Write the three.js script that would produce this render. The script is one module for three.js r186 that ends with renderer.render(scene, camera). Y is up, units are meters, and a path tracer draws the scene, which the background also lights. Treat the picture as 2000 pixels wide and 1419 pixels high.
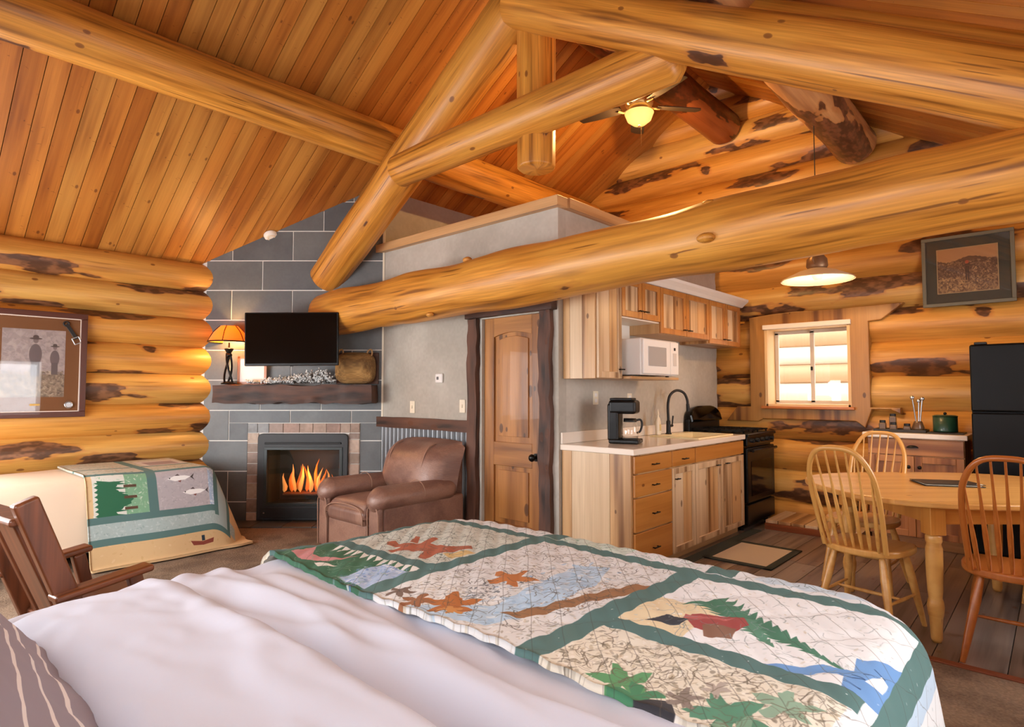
import * as THREE from 'three';
import { RoundedBoxGeometry } from 'three/addons/geometries/RoundedBoxGeometry.js';
import { mergeGeometries } from 'three/addons/utils/BufferGeometryUtils.js';
import { RectAreaLightUniformsLib } from 'three/addons/lights/RectAreaLightUniformsLib.js';

// ───────────────────────── camera, sky, large lights, exposure ─────────────────────────
const scene = new THREE.Scene();
const renderer = new THREE.WebGLRenderer({ antialias: true });
renderer.toneMapping = THREE.LinearToneMapping;
renderer.toneMappingExposure = 0.76;
renderer.shadowMap.enabled = true;
const camera = new THREE.PerspectiveCamera(62.46, 2000 / 1419, 0.05, 200);
camera.position.set(0, 1.35, 0);
camera.lookAt(0.73794, 1.35 + 0.04744, -0.67487);
scene.background = new THREE.Color(1, 1, 1.04);
scene.backgroundIntensity = 7;
RectAreaLightUniformsLib.init();
// area lights out of view: the bedside window first, the rest added as fill
function windowOrFillLight(x, y, z, w, h, tx, ty, tz, k, c = 0xf1f1f1) {
  const l = new THREE.RectAreaLight(c, k, w, h);
  l.position.set(x, y, z); l.lookAt(tx, ty, tz); scene.add(l);
}
windowOrFillLight(1.5, 1.42, 0.76, 1.6, 0.96, 1.5, 1.42, -3, 4.5);
windowOrFillLight(4.55, 1.62, 0.76, 1.1, 1.25, 4.55, 1.62, -3, 9);  // added fill for the kitchen and dining table
windowOrFillLight(-0.56, 1.75, -1.6, 2.0, 1.3, 4, 1.75, -1.6, 3.5);  // added fill from behind the camera, above the bed head
windowOrFillLight(-0.56, 1.15, -4.8, 2.6, 0.9, 4, 1.15, -4.8, 16);  // added low fill for the fireplace corner, door wall and ceiling
windowOrFillLight(0.0, 1.45, -6.5, 1.0, 1.1, 0.0, 1.45, 0, 12);  // added fill from the left wall for truss and right slope

// ───────────────────────── helpers ─────────────────────────
const PI = Math.PI;
function rng(seed) { let s = seed >>> 0; return () => { s = (s + 0x6d2b79f5) >>> 0; let t = s; t = Math.imul(t ^ (t >>> 15), t | 1); t ^= t + Math.imul(t ^ (t >>> 7), t | 61); return ((t ^ (t >>> 14)) >>> 0) / 4294967296; }; }
const PERM = (() => { const r = rng(77), a = [...Array(256).keys()]; for (let i = 255; i > 0; i--) { const j = Math.floor(r() * (i + 1)); [a[i], a[j]] = [a[j], a[i]]; } return Uint8Array.from([...a, ...a]); })();
const VAL = (() => { const r = rng(991); return Float32Array.from({ length: 256 }, () => r()); })();
const fade = (t) => t * t * (3 - 2 * t);
const mod = (a, n) => ((a % n) + n) % n;
function pn(x, y, P = 256, Q = 256, s = 0) {               // value noise, periodic in P and Q
  const xi = Math.floor(x), yi = Math.floor(y), fx = fade(x - xi), fy = fade(y - yi);
  const x0 = mod(xi, P), x1 = mod(xi + 1, P), y0 = mod(yi, Q), y1 = mod(yi + 1, Q);
  const h = (a, b) => VAL[PERM[(PERM[(a + s * 37) & 255] + b) & 255]];
  const a = h(x0, y0), b = h(x1, y0), c = h(x0, y1), d = h(x1, y1);
  return a + (b - a) * fx + (c - a + (a - b - c + d) * fx) * fy;
}
function fbm(x, y, P, Q, s, o = 4) { let v = 0, a = 0.5, t = 0; for (let i = 0; i < o; i++) { v += a * pn(x, y, P, Q, s + i); t += a; a *= 0.5; x *= 2; y *= 2; P *= 2; Q *= 2; } return v / t; }
const sm = (a, b, x) => { const t = Math.min(1, Math.max(0, (x - a) / (b - a))); return t * t * (3 - 2 * t); };
const mix = (a, b, t) => a + (b - a) * t;
const mix3 = (a, b, t) => [mix(a[0], b[0], t), mix(a[1], b[1], t), mix(a[2], b[2], t)];
const hex = (h) => [(h >> 16) & 255, (h >> 8) & 255, h & 255];

function dataTex(w, h, fn, bump) {                            // fn(u,v) -> [[r,g,b], height]
  const c = new Uint8Array(w * h * 4), b = bump ? new Uint8Array(w * h * 4) : null;
  for (let j = 0; j < h; j++) for (let i = 0; i < w; i++) {
    const [col, ht] = fn(i / w, j / h), k = (j * w + i) * 4;
    c[k] = Math.min(255, Math.max(0, col[0])); c[k + 1] = Math.min(255, Math.max(0, col[1])); c[k + 2] = Math.min(255, Math.max(0, col[2])); c[k + 3] = 255;
    if (b) { const q = Math.min(255, Math.max(0, ht * 255)); b[k] = b[k + 1] = b[k + 2] = q; b[k + 3] = 255; }
  }
  const mk = (d, srgb) => { const t = new THREE.DataTexture(d, w, h); t.wrapS = t.wrapT = THREE.RepeatWrapping; t.magFilter = THREE.LinearFilter; t.minFilter = THREE.LinearMipmapLinearFilter; t.generateMipmaps = true; if (srgb) t.colorSpace = THREE.SRGBColorSpace; t.needsUpdate = true; return t; };
  return [mk(c, true), b ? mk(b, false) : null];
}
function canvasTex(w, h, draw) {
  const cv = document.createElement('canvas'); cv.width = w; cv.height = h; const g = cv.getContext('2d'); draw(g, w, h);
  const t = new THREE.CanvasTexture(cv); t.colorSpace = THREE.SRGBColorSpace; t.magFilter = THREE.LinearFilter; return t;
}
// wood: u runs along the grain (U metres), v across (V metres)
function woodTex(w, h, U, V, o) {
  const r = rng(o.seed), knots = [];
  const fl = []; for (let i = 0; i < (o.flecks ?? 0); i++) fl.push([r() * U, r() * V, (r() - 0.5) * 1.4, 0.008 + r() * 0.016, r()]);
  for (let i = 0; i < (o.knots ?? 0); i++) knots.push([r() * U, r() * V, (o.ks ?? 0.02) * (0.5 + r()), r()]);
  const A = hex(o.a), B = hex(o.b), C = hex(o.dark), K = hex(o.bark ?? 0x4a2a18), K2 = hex(o.bark2 ?? 0x7a4a30);
  const P = (f) => Math.max(1, Math.round(f));
  return dataTex(w, h, (u, v) => {
    const x = u * U, y = v * V; let warp = 0, kd = 0, kr = 0;
    for (const k of knots) {
      let dx = Math.abs(x - k[0]); dx = Math.min(dx, U - dx); let dy = y - k[1]; if (dy > V / 2) dy -= V; if (dy < -V / 2) dy += V;
      const d = Math.hypot(dx / 1.9, dy) / k[2];
      if (d < 6) { warp += Math.sign(dy) * k[2] * 0.9 * Math.exp(-d * 0.7); if (d < 1.1) { kd = Math.max(kd, 1 - sm(0.55, 1.05, d)); kr = Math.max(kr, sm(0.6, 0.95, d) * (1 - sm(0.95, 1.1, d))); } }
    }
    const yy = v + warp / V;
    const fu = P(U * (o.fu ?? 1.2)), fv = P(V * (o.fv ?? 26));
    const s1 = fbm(u * fu, yy * fv, fu, fv, o.seed % 50, 4);
    const s2 = pn(u * P(U * 5), yy * P(V * 220), P(U * 5), P(V * 220), 9);
    const big = fbm(u * P(U * 1.2), v * P(V * 5), P(U * 1.2), P(V * 5), 4 + (o.seed % 30), 3);
    let c = mix3(A, B, sm(0.25, 0.75, s1));
    c = mix3(c, C, sm(o.st ?? 0.6, 0.85, s1) * (o.streak ?? 0.5) + (s2 - 0.5) * (o.fine ?? 0.14));
    c = mix3(c, o.b2 ? hex(o.b2) : B, sm(0.5, 0.75, big) * (o.patch ?? 0.35));
    c = mix3(c, hex(o.knot ?? 0x5e3013), Math.min(1, kd * 0.6 + kr * 0.35));
    let ht = 0.62 + (s1 - 0.5) * 0.12 - kd * 0.15;
    for (const k of fl) { const dx = x - k[0], dy = y - k[1]; if (Math.abs(dx) > 0.04 || Math.abs(dy) > 0.04) continue; const cs = Math.cos(k[2]), sn = Math.sin(k[2]), p = dx * sn + dy * cs, q = dx * cs - dy * sn + p * p * 14; const w = 0.0028 * (1 - Math.abs(p) / k[3]); if (w > 0) { const t = 1 - sm(w * 0.4, w, Math.abs(q)); c = mix3(c, k[4] < 0.7 ? C : hex(o.knot ?? 0x5e3013), t * 0.75); } }
    if (o.checks) { const ch = fbm(u * P(U * 1.6), yy * P(V * 70), P(U * 1.6), P(V * 70), 47, 2), k = sm(0.80, 0.88, ch) * o.checks; c = mix3(c, C, k); ht -= 0.12 * k; }
    if (o.barkAt) {
      const b1 = fbm(u * P(U * 1.3), v * P(V * 5.5), P(U * 1.3), P(V * 5.5), 21 + (o.seed % 20), 5);
      const m = sm(o.barkAt, o.barkAt + 0.018, b1), rim = sm(o.barkAt - 0.03, o.barkAt, b1) * (1 - m);
      if (m > 0) { const bg = fbm(u * P(U * 14), v * P(V * 40), P(U * 14), P(V * 40), 33, 3); c = mix3(c, mix3(K, K2, sm(0.35, 0.75, bg)), m * 0.93); ht = mix(ht, 0.75 + (bg - 0.5) * 0.5, m); }
      if (rim > 0) c = mix3(c, hex(o.rim ?? 0xb9773a), rim * 0.5);
    }
    return [c, ht];
  }, true);
}
function mat(o, tex, tile, bumpScale) {
  const m = new THREE.MeshPhysicalMaterial({ roughness: 0.6, metalness: 0, ...o });
  if (tex) { m.map = tex[0]; if (tex[1] && bumpScale) { m.bumpMap = tex[1]; m.bumpScale = bumpScale; } }
  m.userData.tile = tile; return m;
}
const tinted = (m, c) => { const n = m.clone(); n.color = new THREE.Color(c); n.userData.tile = m.userData.tile; return n; };

// uv in metres from positions, the texture's u along the grain axis
let uvSeed = rng(5);
function uvBox(g, grain, tile, off = [uvSeed() * 7, uvSeed() * 7]) {
  const p = g.attributes.position, n = g.attributes.normal, uv = new Float32Array(p.count * 2), G = 'xyz'.indexOf(grain);
  for (let i = 0; i < p.count; i++) {
    const P = [p.getX(i), p.getY(i), p.getZ(i)], N = [Math.abs(n.getX(i)), Math.abs(n.getY(i)), Math.abs(n.getZ(i))];
    const D = N.indexOf(Math.max(...N)); let a, b;
    if (D === G) { const o = [0, 1, 2].filter((k) => k !== G); a = P[o[0]] * 0.2; b = P[o[1]]; } else { a = P[G]; b = P[[0, 1, 2].find((k) => k !== G && k !== D)]; }
    uv[i * 2] = a / tile[0] + off[0]; uv[i * 2 + 1] = b / tile[1] + off[1];
  }
  g.setAttribute('uv', new THREE.BufferAttribute(uv, 2)); return g;
}
const used = {};
const numbered = (n) => { used[n] = (used[n] ?? -1) + 1; return used[n] ? `${n}_${String(used[n]).padStart(3, '0')}` : n; };
function obj(name, geo, m, parent = scene, grain = null) {
  let g = Array.isArray(geo) ? merge(geo) : geo;
  if (grain && m.userData.tile) g = uvBox(g, grain, m.userData.tile);
  const o = new THREE.Mesh(g, m); o.name = parent === scene ? numbered(name) : name; o.castShadow = o.receiveShadow = true; parent.add(o); return o;
}
function merge(list) { return mergeGeometries(list.map((g) => { const q = g.index ? g.toNonIndexed() : g; for (const k of Object.keys(q.attributes)) if (!['position', 'normal', 'uv'].includes(k)) q.deleteAttribute(k); return q; })); }
function tag(o, label, category, group) { o.userData.label = label; o.userData.category = category; if (group) o.userData.group = group; return o; }
function thing(name, label, category, pos = [0, 0, 0], turn = 0, group) { const o = new THREE.Group(); o.name = numbered(name); o.position.set(...pos); o.rotation.y = turn; scene.add(o); return tag(o, label, category, group); }
function struct(name, label, pos = [0, 0, 0], turn = 0) { const o = new THREE.Group(); o.name = name; used[name] = 0; o.position.set(...pos); o.rotation.y = turn; o.userData.kind = 'structure'; o.userData.label = label; scene.add(o); return o; }
const bx = (w, h, d, x = 0, y = 0, z = 0) => new THREE.BoxGeometry(w, h, d).translate(x, y, z);
const rb = (w, h, d, x = 0, y = 0, z = 0, r = 0.006, s = 1) => new RoundedBoxGeometry(w, h, d, s, Math.min(r, w / 2.01, h / 2.01, d / 2.01)).translate(x, y, z);
// box from extents
const ex = (x0, x1, y0, y1, z0, z1, r = 0.004) => r ? rb(x1 - x0, y1 - y0, z1 - z0, (x0 + x1) / 2, (y0 + y1) / 2, (z0 + z1) / 2, r) : bx(x1 - x0, y1 - y0, z1 - z0, (x0 + x1) / 2, (y0 + y1) / 2, (z0 + z1) / 2);
const V3 = (x, y, z) => new THREE.Vector3(x, y, z);
const cyl = (r0, r1, h, x = 0, y = 0, z = 0, n = 20) => new THREE.CylinderGeometry(r0, r1, h, n).translate(x, y, z);
const sph = (r, x = 0, y = 0, z = 0, sx = 1, sy = 1, sz = 1, n = 16) => new THREE.SphereGeometry(r, n, Math.max(6, n * 0.7 | 0)).scale(sx, sy, sz).translate(x, y, z);
const lathe = (pts, n = 24) => new THREE.LatheGeometry(pts.map(([r, y]) => new THREE.Vector2(r, y)), n);
function align(g, a, b) { const d = b.clone().sub(a), q = new THREE.Quaternion().setFromUnitVectors(V3(0, 1, 0), d.clone().normalize()); return g.applyQuaternion(q).translate(a.x, a.y, a.z); }   // geometry along +y from 0 to |ab|
const bar = (a, b, r0, r1 = r0, n = 12) => align(new THREE.CylinderGeometry(r1, r0, a.distanceTo(b), n).translate(0, a.distanceTo(b) / 2, 0), a, b);
const turned = (a, b, prof, n = 14) => { const L = a.distanceTo(b); return align(lathe(prof.map(([r, t]) => [r, t * L]), n), a, b); };
const tube = (pts, r, n = 24, m = 8) => new THREE.TubeGeometry(new THREE.CatmullRomCurve3(pts.map((p) => V3(...p))), n, r, m);
function shapeOf(pts) { const s = new THREE.Shape(); pts.forEach(([x, y], i) => (i ? s.lineTo(x, y) : s.moveTo(x, y))); s.closePath(); return s; }
const extr = (s, d, b = 0, seg = 12) => new THREE.ExtrudeGeometry(s, { depth: d - 2 * b, bevelEnabled: b > 0, bevelSize: b, bevelThickness: b, bevelOffset: -b, bevelSegments: 2, curveSegments: seg }).translate(0, 0, b);
// closed sheet with thickness from fn(u,v) -> Vector3
function sheet(nu, nv, fn, th, uvf) {
  const W = nu + 1, Hh = nv + 1, P = [], N = [];
  for (let j = 0; j <= nv; j++) for (let i = 0; i <= nu; i++) P.push(fn(i / nu, j / nv));
  const at = (i, j) => P[Math.min(nv, Math.max(0, j)) * W + Math.min(nu, Math.max(0, i))];
  for (let j = 0; j <= nv; j++) for (let i = 0; i <= nu; i++) { const a = at(i + 1, j).clone().sub(at(i - 1, j)), b = at(i, j + 1).clone().sub(at(i, j - 1)); N.push(a.cross(b).normalize()); }
  const pos = [], uv = [], idx = [];
  for (const s of [0, -th]) P.forEach((p, k) => { const n = N[k]; pos.push(p.x + n.x * s, p.y + n.y * s, p.z + n.z * s); const u = (k % W) / nu, v = Math.floor(k / W) / nv; uv.push(...(uvf ? uvf(u, v) : [u, v])); });
  const T = W * Hh;
  for (let j = 0; j < nv; j++) for (let i = 0; i < nu; i++) { const a = j * W + i, b = a + 1, c = a + W, d = c + 1; idx.push(a, b, c, b, d, c, a + T, c + T, b + T, b + T, c + T, d + T); }
  const edge = (a, b) => idx.push(a, a + T, b, b, a + T, b + T);
  for (let i = 0; i < nu; i++) { edge(i + 1, i); edge(nv * W + i, nv * W + i + 1); }
  for (let j = 0; j < nv; j++) { edge(j * W, (j + 1) * W); edge((j + 1) * W + nu, j * W + nu); }
  const g = new THREE.BufferGeometry(); g.setAttribute('position', new THREE.Float32BufferAttribute(pos, 3)); g.setAttribute('uv', new THREE.Float32BufferAttribute(uv, 2)); g.setIndex(idx); g.computeVertexNormals(); return g;
}
// a debarked log from a to b, radius r0 to r1, slightly lumpy, rounded ends
let logSeed = 3;
function logGeo(a, b, r0, r1, o = {}) {
  const L = a.distanceTo(b), nl = Math.max(6, Math.round(L / (o.step ?? 0.12))), nc = o.nc ?? 24, seed = logSeed++ * 13.7, c = o.cham ?? 0.02, pos = [], uv = [], idx = [], rows = [];
  rows.push([0, 0]); rows.push([0, 1 - c / r0]); for (let i = 0; i <= nl; i++) rows.push([c + (L - 2 * c) * (i / nl), 1]); rows.push([L, 1 - c / r1]); rows.push([L, 0]);
  const uo = mod(seed * 0.131, 1), vo = mod(seed * 0.317, 1), am = o.lump ?? 0.035;
  rows.forEach(([x, k]) => { for (let j = 0; j <= nc; j++) {
    const th = (j / nc) * 2 * PI, t = x / L, n1 = pn(x * 1.7 + seed, Math.cos(th) * 0.9 + 7 + seed, 256, 256, 3) - 0.5, n2 = pn(x * 1.1 + seed * 2, Math.sin(th) * 1.1 + 3, 256, 256, 6) - 0.5, n3 = pn(x * 5 + seed, Math.cos(th + 1) * 2.5 + 20, 256, 256, 8) - 0.5;
    const r = mix(r0, r1, t) * (1 + am * (n1 + n2) * 1.6 + am * 0.7 * n3) * k;
    const bend = (o.bend ?? 0) * Math.sin(t * PI);
    pos.push(Math.cos(th) * r, x, Math.sin(th) * r + bend); uv.push(x / 4 + uo, (j / nc) * 1.0 + vo);
  } });
  const W = nc + 1; for (let i = 0; i < rows.length - 1; i++) for (let j = 0; j < nc; j++) { const p = i * W + j, q = p + W; idx.push(p, q, p + 1, p + 1, q, q + 1); }
  const g = new THREE.BufferGeometry(); g.setAttribute('position', new THREE.Float32BufferAttribute(pos, 3)); g.setAttribute('uv', new THREE.Float32BufferAttribute(uv, 2)); g.setIndex(idx); g.computeVertexNormals();
  const nn = g.attributes.normal; for (let i = 0; i < rows.length; i++) { const p = i * W, q = p + nc; const v = V3(nn.getX(p) + nn.getX(q), nn.getY(p) + nn.getY(q), nn.getZ(p) + nn.getZ(q)).normalize(); nn.setXYZ(p, v.x, v.y, v.z); nn.setXYZ(q, v.x, v.y, v.z); }
  return align(g, a, b);
}
// box with lumpy faces (rough-sawn or live-edge timber)
function roughBox(w, h, d, amp, seed, nx = 6, ny = 6, nz = 2) {
  const g = new THREE.BoxGeometry(w, h, d, nx, ny, nz), p = g.attributes.position;
  for (let i = 0; i < p.count; i++) { const x = p.getX(i), y = p.getY(i), z = p.getZ(i); const n = (k) => (pn(x * 9 + seed + k * 5, y * 9 + z * 7 + k * 11, 256, 256, k) - 0.5) * amp; p.setXYZ(i, x + n(1), y + n(2), z + n(3)); }
  g.computeVertexNormals(); return g;
}

// ───────────────────────── materials ─────────────────────────
const tLog = woodTex(1536, 512, 4, 1, { seed: 11, a: 0xddae60, b: 0xc8964a, b2: 0xd2a454, dark: 0x96662c, knots: 9, ks: 0.011, fv: 14, fu: 0.9, streak: 0.6, fine: 0.3, barkAt: 0.615, bark: 0x4a2f20, bark2: 0x80583e, checks: 0.5 });
const tLogB = woodTex(1536, 512, 4, 1, { seed: 17, a: 0xd2a06a, b: 0xb98252, b2: 0xc6946a, dark: 0x8c5a34, knots: 6, ks: 0.011, fv: 14, fu: 0.9, streak: 0.5, fine: 0.25, barkAt: 0.545, bark: 0x47291c, bark2: 0x7d4f38, checks: 0.3 });
const tBeam = woodTex(1536, 512, 4, 1, { seed: 23, a: 0xd8973e, b: 0xbe7d2c, b2: 0xd9a046, dark: 0x7a4a18, knots: 8, ks: 0.010, fv: 34, fu: 1.3, streak: 0.85, fine: 0.4, patch: 0.5, barkAt: 0.77, checks: 0.9 });
const tPlank = woodTex(1024, 512, 3, 1, { seed: 31, a: 0xc1853c, b: 0xa86d2e, b2: 0xc38f46, dark: 0x7e4a1c, knots: 12, ks: 0.008, fv: 22, fu: 0.9, streak: 0.5, fine: 0.2, knot: 0x5a3218, checks: 0.25, flecks: 110 });
const tHick = woodTex(1024, 512, 2, 1, { seed: 43, a: 0xe0c6a2, b: 0xc7a780, b2: 0xd6b892, dark: 0x785637, knots: 8, ks: 0.011, fv: 11, fu: 0.7, streak: 0.95, st: 0.54, patch: 0.5, knot: 0x4a3220 });
const tAlder = woodTex(1024, 512, 2, 1, { seed: 52, a: 0xb67c40, b: 0x98632f, b2: 0x845128, dark: 0x57351d, knots: 12, ks: 0.018, fv: 14, fu: 1.0, streak: 0.65, knot: 0x331c0e, checks: 0.3 });
const tPine = woodTex(1024, 256, 2, 0.5, { seed: 61, a: 0xd8a65e, b: 0xc8924a, b2: 0xd29c54, dark: 0xa27036, knots: 2, ks: 0.008, fv: 30, fu: 1.0, streak: 0.4 });
const tRock = woodTex(512, 256, 1, 0.5, { seed: 66, a: 0x80492b, b: 0x683a21, dark: 0x432414, fv: 40, fu: 1.5, streak: 0.5 });
const tBark = woodTex(512, 512, 1, 1, { seed: 71, a: 0x5c3a2a, b: 0x3f281e, b2: 0x6e4733, dark: 0x201510, knots: 6, fv: 24, fu: 4, streak: 0.7, patch: 0.6 });
const tFloor = woodTex(1024, 512, 2, 1, { seed: 83, a: 0x8a7b70, b: 0x6c6058, b2: 0x9c9086, dark: 0x42342c, knots: 8, ks: 0.010, fv: 26, fu: 1.2, streak: 0.75, patch: 0.7, checks: 0.4 });
const mottled = (w, U, a, b, f, seed, fine, d) => dataTex(w, w, (u, v) => { const n = fbm(u * f, v * f, f, f, seed, 5), g = pn(u * fine, v * fine, fine, fine, seed + 3); return [mix3(hex(a), hex(b), sm(0.3, 0.7, n) * 0.8 + (g - 0.5) * d), 0.5 + (n - 0.5) * 0.5 + (g - 0.5) * 0.4]; }, true);
const tPlaster = mottled(512, 2, 0xc4bfb4, 0xa6a094, 3, 5, 90, 0.25);
const tSlate = mottled(256, 1, 0x6b6f70, 0x5c6062, 4, 8, 60, 0.3);
const tLeather = mottled(512, 1, 0x94705f, 0x745347, 7, 12, 110, 0.35);
const tCarpet = mottled(512, 1, 0x84705c, 0x665443, 6, 15, 150, 0.9);
const tWeave = dataTex(128, 128, (u, v) => { const a = Math.sin(u * 2 * PI * 32), b = Math.sin(v * 2 * PI * 32); return [[240, 238, 238], 0.5 + a * b * 0.35]; }, true);
const tStone = mottled(256, 0.5, 0xffffff, 0xc9c4be, 5, 41, 50, 0.5);
const tBurlap = mottled(256, 0.3, 0xa07a48, 0x6f5230, 9, 31, 80, 0.7);

const M = {};
M.log = mat({ roughness: 0.45, clearcoat: 0.2, clearcoatRoughness: 0.3 }, tLog, null, 0.006);
M.logB = mat({ roughness: 0.42, clearcoat: 0.3, clearcoatRoughness: 0.3 }, tLogB, null, 0.006);
M.logs = [M.log, tinted(M.log, 0xfff2e0), tinted(M.log, 0xf2dfc2)];
M.beam = mat({ roughness: 0.45, clearcoat: 0.2, clearcoatRoughness: 0.3 }, tBeam, null, 0.004);
M.barky = mat({ roughness: 0.6 }, tBark, [1, 1], 0.01);
M.plank = mat({ roughness: 0.42, clearcoat: 0.2, clearcoatRoughness: 0.35 }, tPlank, [3, 1], 0.001);
M.planks = [M.plank, tinted(M.plank, 0xffeedd), tinted(M.plank, 0xf3dcc4), tinted(M.plank, 0xe9cfb2)];
M.hick = mat({ roughness: 0.4, clearcoat: 0.2, clearcoatRoughness: 0.3 }, tHick, [2, 1], 0.0006);
M.hickB = tinted(M.hick, 0xf4e0c4); 
M.alder = mat({ roughness: 0.42, clearcoat: 0.15 }, tAlder, [2, 1], 0.0008);
M.pine = mat({ roughness: 0.35, clearcoat: 0.3, clearcoatRoughness: 0.25 }, tPine, [2, 0.5], 0.0003);
M.pineRed = tinted(M.pine, 0xcf9f80); M.hickC = tinted(M.pine, 0xe2c8b0);
M.rocker = mat({ roughness: 0.35, clearcoat: 0.35, clearcoatRoughness: 0.25 }, tRock, [1, 0.5], 0.0003);
M.trimDark = mat({ roughness: 0.55 }, tBark, [1, 1], 0.002);
M.floor = mat({ roughness: 0.33, clearcoat: 0.3, clearcoatRoughness: 0.3 }, tFloor, [2, 1], 0.0012);
M.floors = [M.floor, tinted(M.floor, 0xead9cc), tinted(M.floor, 0xd6c8bd)];
M.plaster = mat({ roughness: 0.75 }, tPlaster, [2, 2], 0.002);
M.slate = mat({ roughness: 0.45 }, tSlate, [1, 1], 0.0008);
M.slateB = tinted(M.slate, 0xe8eaee);
M.grout = mat({ color: 0xeeebe4, roughness: 0.9 });
M.leather = mat({ roughness: 0.4, clearcoat: 0.2, clearcoatRoughness: 0.4 }, tLeather, [1, 1], 0.002);
M.piping = mat({ color: 0x9b7763, roughness: 0.5 });
M.carpet = mat({ roughness: 1 }, tCarpet, [1, 1], 0.006);
M.black = mat({ color: 0x0a0b0c, roughness: 0.32, specularIntensity: 0.6 });
M.blackMatte = mat({ color: 0x131416, roughness: 0.55 });
M.iron = mat({ color: 0x1b1a19, roughness: 0.45, metalness: 0.6 });
M.glossBlack = mat({ color: 0x050607, roughness: 0.08, specularIntensity: 0.55 });
M.white = mat({ color: 0xeceae6, roughness: 0.4 });
M.whitePaint = mat({ color: 0xefe9e0, roughness: 0.5 });
M.cream = mat({ color: 0xe9dfc8, roughness: 0.5 });
M.counter = mat({ color: 0xf0e4d4, roughness: 0.22, clearcoat: 0.4, clearcoatRoughness: 0.1 });
M.steel = mat({ color: 0xb9bcc0, roughness: 0.28, metalness: 1 });
M.zinc = mat({ color: 0x7f8285, roughness: 0.42, metalness: 0.85 });
M.linen = mat({ color: 0xd3d5e2, roughness: 0.9, sheen: 0.3 }, [null, tWeave[1]], [0.1, 0.1]); M.linen.bumpMap = null; M.linen.map = null;
M.glass = new THREE.MeshPhysicalMaterial({ color: 0xffffff, transmission: 1, thickness: 0, roughness: 0.02, ior: 1.45 });
M.lampGlow = mat({ color: 0xfff3cf, emissive: 0xffd98a, emissiveIntensity: 2.2, roughness: 0.4 });
// ───────────────────────── the shell ─────────────────────────
const RIDGE_Z = -2.95, RIDGE_Y = 4.97, SLOPE = 0.6, EAVE_L = -6.72, EAVE_R = 0.82, X0 = -0.66, XW = 6.72;
const ceilY = (z) => RIDGE_Y - SLOPE * Math.abs(z - RIDGE_Z);
// frame of the corner fireplace wall: local x along the wall, local z towards the room
const FIRE = [3.186, 0, -5.895], FIRE_TURN = -Math.atan2(0.73794, 0.67487);

{ // floor: weathered planks in the kitchen, carpet in the bedroom, slate hearth
  const f = struct('floor', 'weathered brown plank floor in the kitchen and brown carpet by the beds');
  obj('subfloor', ex(-0.9, 7.1, -0.2, -0.022, -7.1, 1.1, 0), mat({ color: 0x2a211b, roughness: 0.9 }), f);
  obj('carpet', ex(-0.85, 3.70, -0.022, 0.0, -7.0, 1.05, 0), M.carpet, f, 'x');
  obj('carpet', ex(3.70, 3.745, -0.022, 0.0, -6.9, -2.95, 0), M.carpet, f, 'x');
  const r = rng(12), wds = [0.15, 0.11, 0.19, 0.13, 0.17]; let z = -2.93, i = 0;
  const strip = mat({ color: 0x7a3f22, roughness: 0.5 });
  obj('threshold_strip', rb(0.05, 0.012, 3.7, 3.72, 0.003, -1.07, 0.005), strip, f);
  while (z < 1.0) {
    const w = wds[i % 5] ; let x = 3.75; i++;
    while (x < 6.9) { const L = Math.min(6.95 - x, 1.1 + r() * 1.5); obj('plank', bx(L - 0.004, 0.022, w - 0.004, x + L / 2, -0.011, z + w / 2), M.floors[Math.floor(r() * 3)], f, 'x'); x += L; }
    z += w;
  }
}
{ // ceiling: tongue-and-groove planks running from eave to ridge on both slopes
  const c = struct('ceiling', 'sloped ceiling of orange pine planks rising to a central ridge');
  const th = Math.atan(SLOPE), L = (EAVE_R - RIDGE_Z + 0.3) / Math.cos(th), dark = mat({ color: 0x3a1f0e, roughness: 0.9 });
  const variants = [...Array(10)].map(() => uvBox(extr(shapeOf([[-0.0655, 0], [0.0655, 0], [0.0655, 0.02], [-0.0655, 0.02]]), L, 0.002, 1).translate(0, 0, -L / 2), 'z', [3, 1]));
  const r = rng(44);
  for (const s of [-1, 1]) {
    const my = RIDGE_Y - (L / 2) * Math.sin(th), mz = RIDGE_Z + s * (L / 2) * Math.cos(th);
    const d = obj('roof_deck', bx(8.1, 0.12, L + 0.15, 3.15, 0, 0), dark, c); d.position.set(0, my + 0.098, mz); d.rotation.x = s * th;
    for (let k = 0; k < 57; k++) {
      const p = obj('plank', variants[Math.floor(r() * 10)], M.planks[Math.floor(r() * 4)], c);
      p.position.set(-0.75 + k * 0.1365, my + (r() - 0.5) * 0.002, mz); p.rotation.x = s * th; p.rotation.order = 'XYZ';
      if (r() < 0.5) p.rotation.z = 0;
    }
  }
}
{ // left eave wall: nine round logs
  const w = struct('wall_left', 'honey log wall with bark patches behind the twin bed');
  const s = shapeOf([[-0.9, -0.1], [7.0, -0.1], [7.0, 2.8], [-0.9, 2.8]]); s.holes.push(shapeOf([[-0.52, 0.88], [0.52, 0.88], [0.52, 2.02], [-0.52, 2.02]]));  // opening for the added fill window
  obj('wall_core', extr(s, 0.14).translate(0, 0, -7.0), mat({ color: 0x8a5a2c, roughness: 0.9 }), w);
  for (let k = 0; k < 9; k++) { const y = 0.205 + k * 0.294, m = M.logs[[0, 1, 0, 2, 0, 1, 2, 0, 1][k]], seg = (a, e) => obj('log', logGeo(V3(a, y, -6.785), V3(e, y, -6.785), 0.172, 0.168, { lump: 0.03 }), m, w); if (y > 0.8 && y < 2.1) { seg(-0.8, -0.53); seg(0.53, 2.72); } else seg(-0.8, 2.72); }
}
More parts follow.
